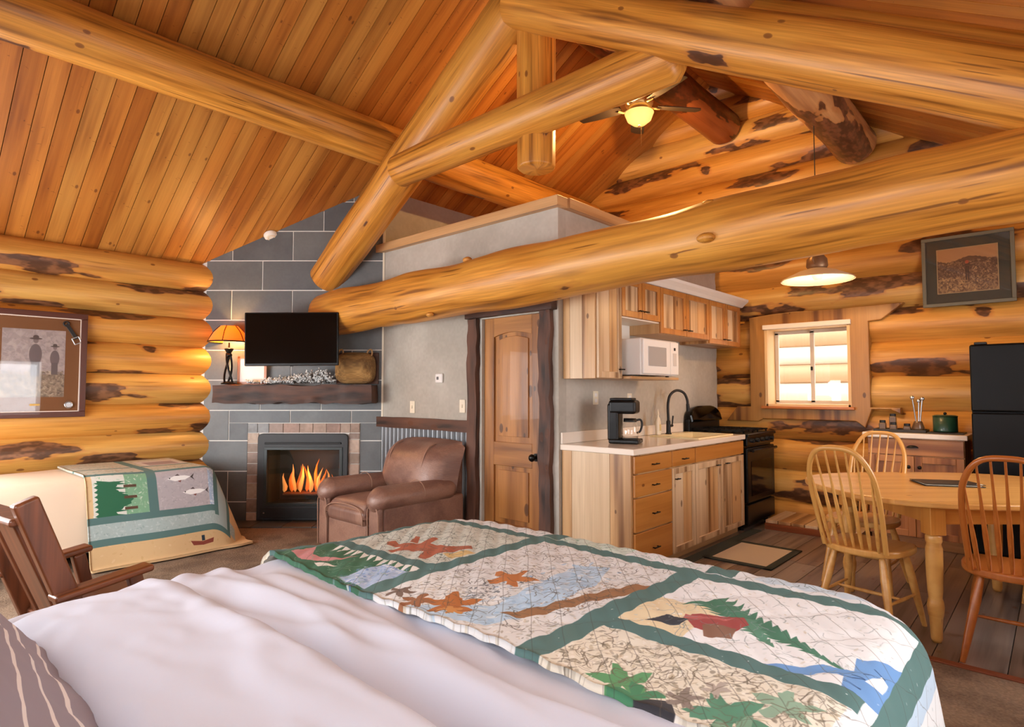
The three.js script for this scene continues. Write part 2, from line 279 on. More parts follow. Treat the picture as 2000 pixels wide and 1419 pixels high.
{ // gable wall with the kitchen window; courses stop at the window
  const w = struct('wall_window', 'honey log gable wall with the kitchen window and a framed print');
  const core = mat({ color: 0x7a4c22, roughness: 0.9 });
  // the core leaves the window open
  const s = shapeOf([[-7.0, -0.1], [1.05, -0.1], [1.05, 2.6], [RIDGE_Z, 5.0], [-7.0, 2.6]]); s.holes.push(shapeOf([[-2.36, 1.2], [-1.54, 1.2], [-1.54, 2.04], [-2.36, 2.04]]));
  obj('wall_core', extr(s, 0.1).rotateY(-PI / 2).translate(7.04, 0, 0), core, w);
  for (let k = 0; k < 16; k++) {
    const y = 0.02 + k * 0.33, half = Math.min(3.85, (RIDGE_Y + 0.16 - y) / SLOPE); if (half < 0.25) continue;
    const z0 = Math.max(y < 2.9 ? -3.05 : -5.6, RIDGE_Z - half), z1 = Math.min(1.0, RIDGE_Z + half), m = M.logs[(k * 2 + 1) % 3];
    const seg = (a, b) => obj('log', logGeo(V3(6.915, y, a), V3(6.915, y, b), 0.21, 0.204, { lump: 0.05 }), m, w);
    if (y > 1.1 && y < 2.25) { seg(z0, -2.5); seg(-1.4, z1); } else seg(z0, z1);
  }
}
{ // wall with the bathroom door, plastered
  const w = struct('wall_door', 'grey plastered wall around the panelled door with thermostat');
  const s = shapeOf([[-5.34, 0], [-2.93, 0], [-2.93, 2.83], [-5.34, 2.83]]); s.holes.push(shapeOf([[-3.80, 0.005], [-3.09, 0.005], [-3.09, 2.01], [-3.80, 2.01]]));
  obj('plaster', extr(s, 0.1).rotateY(-PI / 2).translate(3.85, 0, 0), M.plaster, w, 'y');
}
{
  const w = struct('wall_kitchen', 'grey plastered wall behind the kitchen cabinets');
  obj('plaster', ex(3.85, 6.72, 0, 2.83, -3.03, -2.93, 0), M.plaster, w, 'y');
  const l = struct('wall_loft', 'grey plastered wall rising beside the loft under the log purlin');
  obj('plaster', ex(3.78, 6.9, 2.6, 3.82, -5.44, -5.34, 0), M.plaster, l, 'y');
  obj('loft_floor', ex(3.8, 6.72, 2.72, 2.82, -5.34, -2.96, 0), M.hickC, l, 'x');
  const t = struct('trim_1', 'pale wooden cap along the top of the plastered bathroom walls');
  obj('cap_board', rb(0.14, 0.085, 2.56, 3.76, 2.873, -4.17, 0.006), M.hickB, t, 'z');
  obj('cap_board', rb(2.9, 0.085, 0.14, 5.28, 2.873, -2.94, 0.006), M.hickB, t, 'x');
}
{ // corner fireplace wall of slate tiles
  const w = struct('wall_fireplace', 'corner wall of dark slate tiles with pale grout above the fireplace', FIRE, FIRE_TURN);
  const y1 = (x) => 3.08 + 0.443 * (x + 0.3);      // sloped top under the ceiling
  const gb = shapeOf([[-1.15, -0.02], [0.835, -0.02], [0.835, 3.62], [-1.15, 2.74]]); gb.holes.push(shapeOf([[-0.42, 0.13], [0.47, 0.13], [0.47, 0.83], [-0.42, 0.83]]));
  obj('grout_bed', extr(gb, 0.05).translate(0, 0, -0.058), M.grout, w);
  const g = 0.0055, P = 0.318, W = 0.644;
  for (let k = 0; k < 12; k++) {
    const ya = -0.116 + k * P, yb = ya + P, off = (k % 2 ? 0.184 : -0.136) - 1.5 * W;
    for (let n = -1; n < 5; n++) {
      let a = off + n * W + g, b = a + W - 2 * g; a = Math.max(a, -1.05); b = Math.min(b, 0.828); if (b - a < 0.02) continue;
      const y0 = Math.max(0.005, ya + g), yt = yb - g; if (yt < y0) continue;
      // leave out the opening of the surround
      const inX = b > -0.58 && a < 0.605, pieces = [];
      if (inX && y0 < 1.024) { if (yt > 1.026) pieces.push([a, b, 1.026, yt]); const yq = Math.min(yt, 1.022); if (a < -0.58) pieces.push([a, -0.582, y0, yq]); if (b > 0.603) pieces.push([0.604, b, y0, yq]); } else pieces.push([a, b, y0, yt]);
      for (const [p, q, r0, r1] of pieces) {
        if (q - p < 0.012 || r1 - r0 < 0.012) continue;
        const ta = 2.82 + 0.443 * (p + 1.0), tb = 2.82 + 0.443 * (q + 1.0); if (r0 > tb - 0.02) continue;
        const pts = [[p, r0], [q, r0]]; if (r1 <= tb) pts.push([q, r1]); else pts.push([q, tb]);
        if (r1 <= ta) pts.push([p, r1]); else { if (r1 < tb) pts.push([p + (q - p) * (r1 - ta) / (tb - ta), r1]); if (ta > r0) pts.push([p, ta]); else pts.push([p + (q - p) * (r0 - ta) / (tb - ta), r0]); }
        obj('tile', extr(shapeOf(pts), 0.012, 0.0015, 1).translate(0, 0, -0.012), (k + n) % 3 ? M.slate : M.slateB, w, 'x');
      }
    }
  }
  const tr = struct('trim_2', 'thin pale bead where the tiled wall meets the plaster and ceiling', FIRE, FIRE_TURN);
  obj('corner_bead', bx(0.02, 2.3, 0.02, 0.835, 2.16, 0.006), M.cream, tr);
  const a = Math.atan(0.443); obj('ceiling_bead', bx(1.75, 0.03, 0.02, 0, 0, 0).rotateZ(a).translate(-0.06, 2.83 + 0.443 * 0.94, 0.008), M.cream, tr);
  const h = struct('hearth', 'slate hearth tiles set in the floor before the fireplace', FIRE, FIRE_TURN);
  for (let i = 0; i < 4; i++) obj('tile', rb(0.3, 0.014, 0.3, -0.55 + i * 0.305, 0.007, 0.16, 0.003), tinted(M.slate, [0xd9c2ad, 0xc7c9cc, 0xd0b090, 0xbfc3c8][i]), h, 'x');
}
{ // walls outside the frame, with the bedside window and further windows added for fill
  const core = mat({ color: 0xd9a05a, roughness: 0.7 });
  const r = struct('wall_right', 'log wall on the camera side with a bedside window and an added fill window');
  const s = shapeOf([[-0.8, -0.1], [7.0, -0.1], [7.0, 2.75], [-0.8, 2.75]]);
  s.holes.push(shapeOf([[0.68, 0.92], [2.32, 0.92], [2.32, 1.92], [0.68, 1.92]]), shapeOf([[3.98, 0.98], [5.12, 0.98], [5.12, 2.26], [3.98, 2.26]]));
  obj('wall_panel', extr(s, 0.16).translate(0, 0, 0.82), core, r);
  const b = struct('wall_back', 'log wall behind the camera with two added fill windows');
  const q = shapeOf([[-7.0, -0.1], [1.0, -0.1], [1.0, 2.7], [RIDGE_Z, 5.05], [-7.0, 2.7]]); q.holes.push(shapeOf([[-2.62, 1.08], [-0.58, 1.08], [-0.58, 2.42], [-2.62, 2.42]]), shapeOf([[-6.12, 0.68], [-3.48, 0.68], [-3.48, 1.62], [-6.12, 1.62]]));
  obj('wall_panel', extr(q, 0.16).rotateY(-PI / 2).translate(-0.66, 0, 0), core, b);
  const win = (n, label, w, h, pos, turn) => { const o = struct(n, label, pos, turn); obj('window_frame', [bx(w, 0.06, 0.08, 0, -h / 2 + 0.03), bx(w, 0.06, 0.08, 0, h / 2 - 0.03), bx(0.06, h, 0.08, -w / 2 + 0.03), bx(0.06, h, 0.08, w / 2 - 0.03), bx(0.05, h, 0.07)], M.whitePaint, o); obj('pane', bx(w - 0.1, h - 0.1, 0.006), M.glass, o); };
  win('window_2', 'white window beside the big bed', 1.64, 1.0, [1.5, 1.42, 0.9], 0);
  win('window_3', 'white window added beside the dining table for fill light', 1.14, 1.28, [4.55, 1.62, 0.9], 0);
  win('window_5', 'long low white window added behind the camera for fill light', 2.64, 0.94, [-0.74, 1.15, -4.8], PI / 2);
  win('window_6', 'white window added at the head of the narrow bed for fill light', 1.04, 1.14, [0.0, 1.45, -6.75], 0);
  win('window_4', 'wide white window added behind the camera for fill light', 2.04, 1.34, [-0.74, 1.75, -1.6], PI / 2);
}
{ // kitchen window with routed log surround
  const w = struct('window_1', 'sliding kitchen window in a routed log surround', [XW, 0, 0]);
  // surround outline in (z, y): jamb boards with pointed ears
  const s = shapeOf([[-2.53, 1.19], [-2.68, 1.19], [-2.80, 1.03], [-2.45, 1.03], [-2.40, 1.06], [-1.50, 1.06], [-1.42, 1.0], [-1.36, 1.18], [-1.2, 1.18], [-1.12, 1.14], [-1.12, 1.2], [-1.37, 1.2], [-1.37, 2.04], [-1.26, 2.05], [-1.07, 2.20], [-1.75, 2.19], [-2.05, 2.2], [-2.3, 2.19], [-2.53, 2.17]]);
  s.holes.push(shapeOf([[-2.36, 1.2], [-1.54, 1.2], [-1.54, 2.04], [-2.36, 2.04]]));
  obj('surround', extr(s, 0.13, 0.008).rotateY(-PI / 2).translate(0.08, 0, 0), tinted(M.hick, 0xc9a566), w, 'y');
  const jm = mat({ color: 0xe8c48f, roughness: 0.5 });
  obj('jamb', [bx(0.34, 0.03, 0.82, 0.12, 1.205, -1.95), bx(0.34, 0.03, 0.82, 0.12, 2.035, -1.95), bx(0.34, 0.86, 0.03, 0.12, 1.62, -2.355), bx(0.34, 0.86, 0.03, 0.12, 1.62, -1.545)], jm, w);
  obj('sill', rb(0.2, 0.03, 0.9, 0.0, 1.185, -1.95, 0.008), tinted(M.pine, 0xe8b98e), w, 'z');
  obj('head_casing', rb(0.05, 0.05, 0.86, -0.055, 2.05, -1.95, 0.006), M.whitePaint, w);
  const fr = mat({ color: 0xcfc6ba, roughness: 0.4 });
  for (const [a, b, x] of [[-2.335, -1.94, 0.2], [-1.96, -1.565, 0.17]]) {
    const m = (a + b) / 2, q = b - a; obj('sash', [bx(0.03, 0.035, q, x, 1.24, m), bx(0.03, 0.035, q, x, 2.0, m), bx(0.03, 0.76, 0.035, x, 1.62, a + 0.017), bx(0.03, 0.76, 0.03, x, 1.62, b - 0.017)], fr, w);
    obj('pane', bx(0.005, 0.74, q - 0.05, x, 1.62, m), M.glass, w);
  }
  obj('latch', rb(0.03, 0.04, 0.02, 0.15, 1.6, -1.95), M.iron, w);
  const o = thing('neighbour_cabin', 'sunlit log wall of the next cabin seen through the kitchen window', 'building', [10.6, 0, -3.5]);
  const pale = mat({ color: 0xe4d6c4, roughness: 0.8 }), pb = mat({ color: 0xc2a47e, roughness: 0.8 });
  for (let k = 0; k < 14; k++) obj('log', logGeo(V3(0, 0.15 + k * 0.3, -6), V3(0, 0.15 + k * 0.3, 5), 0.165, 0.165, { step: 0.6 }), [5, 7].includes(k) ? pb : pale, o);
  const gr = obj('ground', ex(7.2, 40, -0.3, -0.1, -30, 25, 0), mat({ color: 0xd8d2c6, roughness: 1 })); gr.userData.kind = 'structure'; gr.userData.label = 'pale ground outside the kitchen window';
}
{ // low plank ledge at the foot of the window wall
  const l = thing('plank_ledge', 'low pale plank ledge along the log wall beside the stove', 'ledge', [6.1, 0, -2.2]);
  for (let i = 0; i < 7; i++) obj('plank', rb(0.58, 0.03, 0.112, 0.31, 0.075, 0.06 + i * 0.122, 0.004), i % 3 ? M.hickB : M.hick, l, 'x');
  obj('riser', rb(0.03, 0.06, 0.85, 0.02, 0.03, 0.425, 0.003), tinted(M.alder, 0xd8a67c), l, 'z');
}
// ───────────────────────── log roof timbers ─────────────────────────
{
  const t = thing('log_truss', 'peeled log roof truss with tie beam, collar tie and king post over the bed', 'truss', [3.36, 0, 0]);
  obj('tie_beam', logGeo(V3(0, 2.17, -5.82), V3(0, 2.29, 0.62), 0.225, 0.205, { lump: 0.085, nc: 32, step: 0.07, cham: 0.08 }), M.beam, t);
  obj('rafter', logGeo(V3(0.02, 2.52, -5.88), V3(0.04, 4.42, -2.96), 0.185, 0.2, { lump: 0.04, nc: 28, cham: 0.09 }), M.beam, t);
  obj('rafter', logGeo(V3(-0.04, 4.33, -3.0), V3(-0.04, 2.26, 0.58), 0.175, 0.155, { lump: 0.04, nc: 28 }), M.beam, t);
  obj('upper_rafter', logGeo(V3(0.36, 4.15, -2.1), V3(0.3, 2.50, 0.6), 0.12, 0.115, { lump: 0.04 }), M.beam, t);
  obj('collar_tie', logGeo(V3(-0.1, 3.35, -4.42), V3(0.1, 3.50, -1.72), 0.14, 0.17, { lump: 0.04, nc: 28, cham: 0.05 }), M.beam, t);
  obj('king_post', logGeo(V3(0.12, 3.06, -2.93), V3(0.12, 4.6, -2.93), 0.15, 0.155, { lump: 0.02, nc: 12, cham: 0.02 }), M.beam, t);
  for (const [y, z, x, r] of [[2.43, -3.55, -0.02, 0.035], [2.20, -1.42, -0.222, 0.04], [2.0, -3.9, -0.12, 0.03], [2.42, -1.45, -0.1, 0.04]]) obj('branch_stub', sph(r, x, y, z, 1, 0.7, 1.3, 10), M.beam, t);
}
tag(obj('purlin_log', logGeo(V3(-0.62, 3.70, -4.72), V3(6.7, 3.70, -4.66), 0.185, 0.195, { lump: 0.04, nc: 28 }), M.beam), 'long peeled purlin log under the ceiling planks, above the fireplace corner', 'beam');
tag(obj('purlin_log', logGeo(V3(-0.62, 3.83, -1.45), V3(6.7, 3.83, -1.45), 0.185, 0.195, { lump: 0.05, nc: 28 }), M.logB), 'bark-patched purlin log that the kitchen pendant hangs from', 'beam');
tag(obj('ridge_log', logGeo(V3(-0.62, 4.62, -2.98), V3(6.7, 4.40, -2.78), 0.18, 0.19, { lump: 0.04, nc: 28 }), tinted(M.logB, 0xc99a80)), 'dark barky ridge log at the peak, holding the ceiling fan', 'beam');
// ───────────────────────── door, casing, wainscot, switches ─────────────────────────
{
  const d = struct('door_1', 'knotty alder door with arched upper panel in dark bark-edged casing', [3.79, 0, -3.445]);
  const W = 0.67, H = 1.985, st = 0.115, T = 0.04;       // door in local (z across, y up), facing -x
  const face = (s, dd, x) => extr(s, dd, 0.003, 8).rotateY(-PI / 2).translate(x, 0, 0);
  for (const s of [-1, 1]) obj('stile', rb(T, H, st, 0, H / 2 + 0.012, s * (W / 2 - st / 2), 0.004), M.alder, d, 'y');
  const iw = W / 2 - st; const top = new THREE.Shape(); top.moveTo(-iw, H + 0.012); top.lineTo(-iw, 1.83); top.quadraticCurveTo(0, 1.9, iw, 1.83); top.lineTo(iw, H + 0.012); top.closePath();
  obj('rail', face(top, T, T / 2), M.alder, d, 'z');
  obj('rail', rb(T, 0.2, iw * 2, 0, 0.82, 0, 0.004), M.alder, d, 'z'); obj('rail', rb(T, 0.22, iw * 2, 0, 0.12, 0, 0.004), M.alder, d, 'z');
  obj('panel', bx(0.014, 0.98, iw * 2 + 0.02, 0.008, 1.41, 0), M.alder, d, 'y'); obj('panel', bx(0.014, 0.52, iw * 2 + 0.02, 0.008, 0.475, 0), M.alder, d, 'y');
  const field = new THREE.Shape(); field.moveTo(-iw + 0.05, 0.97); field.lineTo(iw - 0.05, 0.97); field.lineTo(iw - 0.05, 1.80); field.quadraticCurveTo(0, 1.86, -iw + 0.05, 1.80); field.closePath();
  obj('raised_field', face(field, 0.014, 0.004), M.alder, d, 'y'); obj('raised_field', rb(0.014, 0.41, iw * 2 - 0.1, -0.003, 0.475, 0, 0.004), M.alder, d, 'y');
  const k = obj('knob', [sph(0.031, -0.075, 0.815, W / 2 - 0.07, 0.8, 1, 1), bar(V3(-0.02, 0.815, W / 2 - 0.07), V3(-0.07, 0.815, W / 2 - 0.07), 0.012), bar(V3(-0.03, 0.815, W / 2 - 0.07), V3(-0.02, 0.815, W / 2 - 0.07), 0.032, 0.032, 18)], M.black, d);
  k.userData.label = 'black round door knob';
  obj('jamb', [bx(0.1, 2.0, 0.02, 0.0, 1.0, -0.348), bx(0.1, 2.0, 0.02, 0, 1.0, 0.348), bx(0.1, 0.02, 0.7, 0, 2.005, 0)], M.plaster, d, 'y');
  const bk = obj('casing_post', roughBox(0.05, 2.0, 0.115, 0.018, 4, 3, 40, 4).translate(-0.066, 1.005, -0.43), M.barky, d, 'y');
  const bk2 = obj('casing_post', roughBox(0.05, 2.0, 0.115, 0.018, 9, 3, 40, 4).translate(-0.066, 1.005, 0.405), M.barky, d, 'y');
  const ln = obj('casing_head', roughBox(0.07, 0.11, 1.0, 0.006, 2, 3, 3, 16).translate(-0.076, 2.06, 0.0), M.trimDark, d, 'z');
  const wn = struct('trim_3', 'dark board capping a corrugated metal wainscot behind the armchair', [3.75, 0, 0]);
  obj('cap_board', roughBox(0.045, 0.105, 1.4, 0.006, 7, 2, 3, 18).translate(-0.024, 1.04, -4.62), M.barky, wn, 'z');
  const n = 20, pts = []; for (let i = 0; i <= n * 10; i++) { const z = -5.27 + (i / (n * 10)) * 1.35; pts.push([z, -0.019 + 0.017 * Math.cos((i / 10) * 2 * PI)]); }
  const cs = shapeOf([...pts, ...pts.slice().reverse().map(([z, x]) => [z, x + 0.003])]);
  obj('corrugated_panel', extr(cs, 0.99).rotateX(-PI / 2).rotateY(-PI / 2).scale(1, 1, 1), M.zinc, wn);
}
const plate = (name, label, cat, pos, turn, w, h, extra) => { const o = thing(name, label, cat, pos, turn); obj('plate', rb(w, h, 0.008, 0, 0, 0.004, 0.003), M.cream, o); extra?.(o); return o; };
const rocker2 = (o) => obj('toggle', rb(0.012, 0.03, 0.012, 0, 0, 0.012, 0.003), M.cream, o);
plate('light_switch', 'cream switch plate above the wainscot cap, nearer the fireplace', 'switch', [3.75, 1.2, -4.77], -PI / 2, 0.075, 0.12, rocker2);
plate('light_switch', 'cream switch plate right beside the door casing', 'switch', [3.75, 1.22, -4.04], -PI / 2, 0.075, 0.12, rocker2);
plate('power_outlet', 'cream outlet on the kitchen wall behind the coffee maker', 'outlet', [4.255, 1.30, -2.93], 0, 0.075, 0.115, (o) => obj('socket', [rb(0.03, 0.03, 0.01, 0, 0.024, 0.008, 0.004), rb(0.03, 0.03, 0.01, 0, -0.024, 0.008, 0.004)], M.white, o));
plate('power_outlet', 'cream outlet on the kitchen wall between coffee maker and faucet', 'outlet', [4.80, 1.28, -2.93], 0, 0.075, 0.115, (o) => obj('socket', [rb(0.03, 0.03, 0.01, 0, 0.024, 0.008, 0.004), rb(0.03, 0.03, 0.01, 0, -0.024, 0.008, 0.004)], M.white, o));
{
  const t = thing('thermostat', 'white square thermostat on the grey wall above the armchair', 'thermostat', [3.75, 1.48, -4.355], -PI / 2);
  obj('case', rb(0.1, 0.09, 0.025, 0, 0, 0.0125, 0.012, 3), M.white, t); obj('display', rb(0.028, 0.03, 0.006, -0.01, 0.0, 0.026, 0.003), mat({ color: 0x6e6f72, roughness: 0.3 }), t);
  const sd = thing('smoke_detector', 'round white smoke detector on the plank ceiling over the fireplace corner', 'detector', [2.93, ceilY(-6.18) - 0.004, -6.18]); sd.rotation.x = -Math.atan(SLOPE);
  obj('case', lathe([[0, -0.045], [0.045, -0.042], [0.065, -0.03], [0.07, -0.005], [0.07, 0], [0, 0]], 28), M.white, sd); obj('grille', lathe([[0.03, -0.048], [0.04, -0.048], [0.04, -0.043], [0.03, -0.043]], 24), M.cream, sd);
}
// ───────────────────────── fireplace corner ─────────────────────────
const onFire = (x, y, z) => V3(x, y, z).applyAxisAngle(V3(0, 1, 0), FIRE_TURN).add(V3(...FIRE));
const fireThing = (name, label, cat, x, y, z, extra = 0) => { const p = onFire(x, y, z); return thing(name, label, cat, [p.x, p.y, p.z], FIRE_TURN + extra); };
{
  const s = fireThing('fireplace', 'gas fireplace with black metal face and mottled stone tile surround', 'fireplace', 0, 0, 0);
  const cols = [0xb79a86, 0xa48270, 0xc4ab98, 0x9b8375, 0x8d8f90, 0xbca692, 0xa9917f], ms = cols.map((c) => tinted(M.slate, c)); ms.forEach((m) => { m.map = tStone[0]; });
  obj('mortar', [ex(-0.576, -0.45, 0.0, 1.022, -0.012, 0.004, 0), ex(0.482, 0.601, 0.0, 1.022, -0.012, 0.004, 0), ex(-0.45, 0.482, 0.9, 1.022, -0.012, 0.004, 0)], M.grout, s);
  const r = rng(8); const tile = (a, b, c, d) => obj('surround_tile', ex(a + 0.003, b - 0.003, c + 0.003, d - 0.003, 0.0, 0.016, 0.002), ms[Math.floor(r() * 7)], s, 'x');
  let x = -0.576; while (x < 0.6) { const w = Math.min(0.09 + r() * 0.1, 0.601 - x); tile(x, x + w > 0.56 ? 0.601 : x + w, 0.92, 1.022); x += w; if (x > 0.56) break; }
  for (const [a, b] of [[-0.576, -0.456], [0.488, 0.601]]) { let y = 0.0; while (y < 0.91) { let h = 0.08 + r() * 0.11; if (y + h > 0.87) h = 0.92 - y; tile(a, b, y, y + h); y += h; } }
  // black face: frame with rounded upper corners
  const f = new THREE.Shape(); f.moveTo(-0.455, 0.02); f.lineTo(0.487, 0.02); f.lineTo(0.487, 0.86); f.quadraticCurveTo(0.487, 0.915, 0.43, 0.915); f.lineTo(-0.40, 0.915); f.quadraticCurveTo(-0.455, 0.915, -0.455, 0.86); f.closePath();
  f.holes.push(shapeOf([[-0.37, 0.19], [0.42, 0.19], [0.42, 0.76], [-0.37, 0.76]]));
  obj('face_frame', extr(f, 0.035, 0.006).translate(0, 0, 0.012), mat({ color: 0x26292c, roughness: 0.5 }), s);
  const dk = mat({ color: 0x1c3036, roughness: 0.7 });
  obj('firebox', [bx(0.86, 0.68, 0.02, 0.025, 0.475, -0.42), bx(0.86, 0.02, 0.42, 0.025, 0.15, -0.21), bx(0.86, 0.02, 0.42, 0.025, 0.80, -0.21), bx(0.02, 0.68, 0.42, -0.40, 0.475, -0.21), bx(0.02, 0.68, 0.42, 0.45, 0.475, -0.21)], dk, s);
  obj('glass_trim', [ex(-0.385, 0.435, 0.745, 0.775, 0.03, 0.055), ex(-0.385, 0.435, 0.17, 0.2, 0.03, 0.055), ex(-0.385, -0.35, 0.19, 0.76, 0.03, 0.055), ex(0.4, 0.435, 0.19, 0.76, 0.03, 0.055)], mat({ color: 0x1f2b2c, roughness: 0.4 }), s);
  obj('louver', rb(0.8, 0.02, 0.02, 0.02, 0.815, 0.05, 0.006), M.blackMatte, s);
  obj('lower_panel', rb(0.86, 0.1, 0.012, 0.015, 0.095, 0.05, 0.004), M.blackMatte, s);
  obj('control_knob', bar(V3(-0.37, 0.1, 0.055), V3(-0.37, 0.1, 0.068), 0.008), M.steel, s);
  obj('burner_tray', rb(0.55, 0.02, 0.2, 0.05, 0.27, -0.16, 0.004), mat({ color: 0x5d3a26, roughness: 0.8 }), s);
  obj('glass_pane', bx(0.8, 0.57, 0.004, 0.025, 0.475, 0.026), M.glass, s);
  const fl = fireThing('fire', 'row of orange gas flames on the burner behind the fireplace glass', 'flames', 0, 0.28, -0.16);
  const fm = mat({ color: 0xc86a24, emissive: 0xe8742a, emissiveIntensity: 0.5, roughness: 1 }), fm2 = mat({ color: 0xd9985a, emissive: 0xf0a050, emissiveIntensity: 0.6, roughness: 1 });
  const q = rng(19);
  for (let i = 0; i < 12; i++) {
    const x0 = -0.23 + i * 0.046 + (q() - 0.5) * 0.02, h = (0.13 + 0.2 * Math.sin(PI * (0.12 + 0.76 * (i + 0.5) / 12)) * (0.6 + 0.6 * q())), pts = [], lean = (q() - 0.5) * 0.08;
    const g = lathe([[0.004, 0], [0.022, h * 0.1], [0.026, h * 0.3], [0.017, h * 0.55], [0.008, h * 0.8], [0.0005, h]], 8), p = g.attributes.position;
    for (let k = 0; k < p.count; k++) { const t = p.getY(k) / h; p.setX(k, p.getX(k) + lean * t * t + 0.012 * Math.sin(t * 6 + i)); p.setZ(k, p.getZ(k) * 0.6); }
    g.computeVertexNormals(); g.translate(x0, 0, (q() - 0.5) * 0.08); obj('flame', g, i % 2 ? fm : fm2, fl);
  }
  const pl = new THREE.PointLight(0xff8a3a, 0.5); pl.castShadow = true; pl.position.copy(onFire(0.03, 0.5, -0.05)); scene.add(pl);
}
{
  const m = fireThing('mantel_shelf', 'rough dark bark-edged timber mantel shelf over the fireplace', 'shelf', -0.03, 1.326, 0.125);
  obj('beam', roughBox(1.62, 0.18, 0.24, 0.034, 3, 48, 8, 8), M.barky, m, 'x');
  // table lamp
  const l = fireThing('table_lamp', 'table lamp with glowing amber shade and twisted dark iron base on the mantel', 'lamp', -0.73, 1.43, 0.14);
  obj('base', lathe([[0, 0], [0.07, 0], [0.07, 0.012], [0.03, 0.025], [0, 0.03]], 20), M.iron, l);
  const tw = []; for (const k of [0, 1, 2]) { const pts = []; for (let i = 0; i <= 10; i++) { const t = i / 10, a = k * 2.1 + t * 2.6, r = 0.03 * (1 - t * 0.75) + 0.012; pts.push([Math.cos(a) * r, 0.02 + t * 0.3, Math.sin(a) * r]); } tw.push(tube(pts, 0.011, 20, 7)); }
  obj('stem', [...tw, sph(0.032, 0, 0.3, 0, 1, 0.8, 1), lathe([[0.008, 0.3], [0.045, 0.36], [0.04, 0.37], [0.01, 0.375], [0.008, 0.43]], 16)], M.iron, l);
  const shm = mat({ color: 0xe59a35, roughness: 0.8, transmission: 0.45, thickness: 0, emissive: 0xff9d2e, emissiveIntensity: 0.35, side: THREE.DoubleSide });
  obj('shade', lathe([[0.2, 0.435], [0.19, 0.46], [0.15, 0.53], [0.085, 0.6], [0.083, 0.6], [0.148, 0.527], [0.187, 0.458], [0.197, 0.435]], 28), shm, l);
  obj('shade_rim', new THREE.TorusGeometry(0.2, 0.007, 8, 32).rotateX(PI / 2).translate(0, 0.435, 0), M.iron, l);
  const ribs = []; for (let k = 0; k < 6; k++) { const a = k * PI / 3 + 0.4; ribs.push(tube([[Math.cos(a) * 0.201, 0.437, Math.sin(a) * 0.201], [Math.cos(a) * 0.153, 0.531, Math.sin(a) * 0.153], [Math.cos(a) * 0.087, 0.601, Math.sin(a) * 0.087]], 0.004, 8, 6)); }
  obj('shade_rib', ribs, M.iron, l);
  obj('bulb', sph(0.03, 0, 0.5, 0, 1, 1.2, 1), M.lampGlow, l);
  const pl = new THREE.PointLight(0xffc070, 1.8); pl.castShadow = true; pl.position.copy(onFire(-0.73, 1.92, 0.14)); scene.add(pl);
  // small frame
  const fr = fireThing('photo_frame', 'small wooden frame with blank white paper leaning behind the television', 'frame', -0.52, 1.43, 0.06); fr.rotation.x = 0;
  obj('frame', [bx(0.3, 0.025, 0.016, 0, 0.0125), bx(0.3, 0.025, 0.016, 0, 0.28), bx(0.025, 0.29, 0.016, -0.14, 0.145), bx(0.025, 0.29, 0.016, 0.14, 0.145)], tinted(M.pine, 0xd9b184), fr, 'y'); obj('paper', bx(0.26, 0.25, 0.006, 0, 0.145, 0), M.white, fr);
  // garland of berries
  const g = fireThing('berry_garland', 'frosty white berry garland trailing along the mantel below the television', 'garland', 0, 1.43, 0.165);
  const r = rng(61), tw2 = [], be = []; const bs = new THREE.IcosahedronGeometry(0.0085, 1);
  for (let i = 0; i < 120; i++) { const x = -0.5 + r() * 0.84, hh = Math.max(0.02, 0.13 * Math.exp(-Math.pow((x - 0.16) / 0.32, 2)) + 0.025), z = (r() - 0.5) * 0.08; let p = [x, 0.008, z]; const e = [x + (r() - 0.5) * 0.16, 0.01 + r() * hh, z + (r() - 0.5) * 0.08]; tw2.push(tube([p, [(p[0] + e[0]) / 2, e[1] * 0.7, (p[2] + e[2]) / 2], e], 0.0022, 4, 4)); for (let k = 0; k < 7; k++) { const t = 0.3 + r() * 0.7; be.push(bs.clone().scale(0.7 + r() * 0.6, 0.7 + r() * 0.6, 0.7 + r() * 0.6).translate(mix(p[0], e[0], t) + (r() - 0.5) * 0.03, mix(p[1], e[1], t) + r() * 0.015, mix(p[2], e[2], t) + (r() - 0.5) * 0.03)); } }
  obj('twigs', tw2, mat({ color: 0x3a3430, roughness: 0.9 }), g).userData.kind = 'stuff'; obj('berries', be, mat({ color: 0xd5d8d8, roughness: 0.7 }), g).userData.kind = 'stuff';
  // burlap pack
  const s = fireThing('burlap_pack', 'lumpy tan hide pack with rope loops at the right end of the mantel', 'bag', 0.575, 1.43, 0.11);
  const body = new THREE.SphereGeometry(0.2, 40, 28), bp = body.attributes.position;
  for (let i = 0; i < bp.count; i++) { let x = bp.getX(i) / 0.2, y = bp.getY(i) / 0.2, z = bp.getZ(i) / 0.2; const sq = (t, k) => Math.sign(t) * Math.pow(Math.abs(t), k); x = sq(x, 0.55); y = sq(y, 0.55); z = sq(z, 0.8); const n = fbm(x * 2.2 + 9, y * 2.2 + z + 4, 64, 64, 7, 3) - 0.5; const fold = -0.16 * Math.exp(-Math.pow((x + 0.25 + y * 0.4) / 0.12, 2)) * (y < 0.1 ? 1 : 0.25); bp.setXYZ(i, x * 0.205, y * 0.165, (z * (0.5 + n * 0.6 + fold)) * 0.2); }
  body.computeVertexNormals(); obj('body', body.translate(0, 0.165, 0.0), mat({ roughness: 1 }, tBurlap, null, 0.008), s);
  for (const x of [-0.15, 0.15]) obj('rope_loop', tube([[x - 0.03, 0.29, 0.03], [x - 0.015, 0.345, 0.02], [x + 0.012, 0.36, 0.01], [x + 0.025, 0.32, 0.02], [x + 0.01, 0.27, 0.05]], 0.009, 16, 6), mat({ color: 0xc09a6a, roughness: 1 }), s);
  obj('frame_board', rb(0.44, 0.33, 0.014, 0.0, 0.168, -0.085, 0.004), M.trimDark, s, 'x');
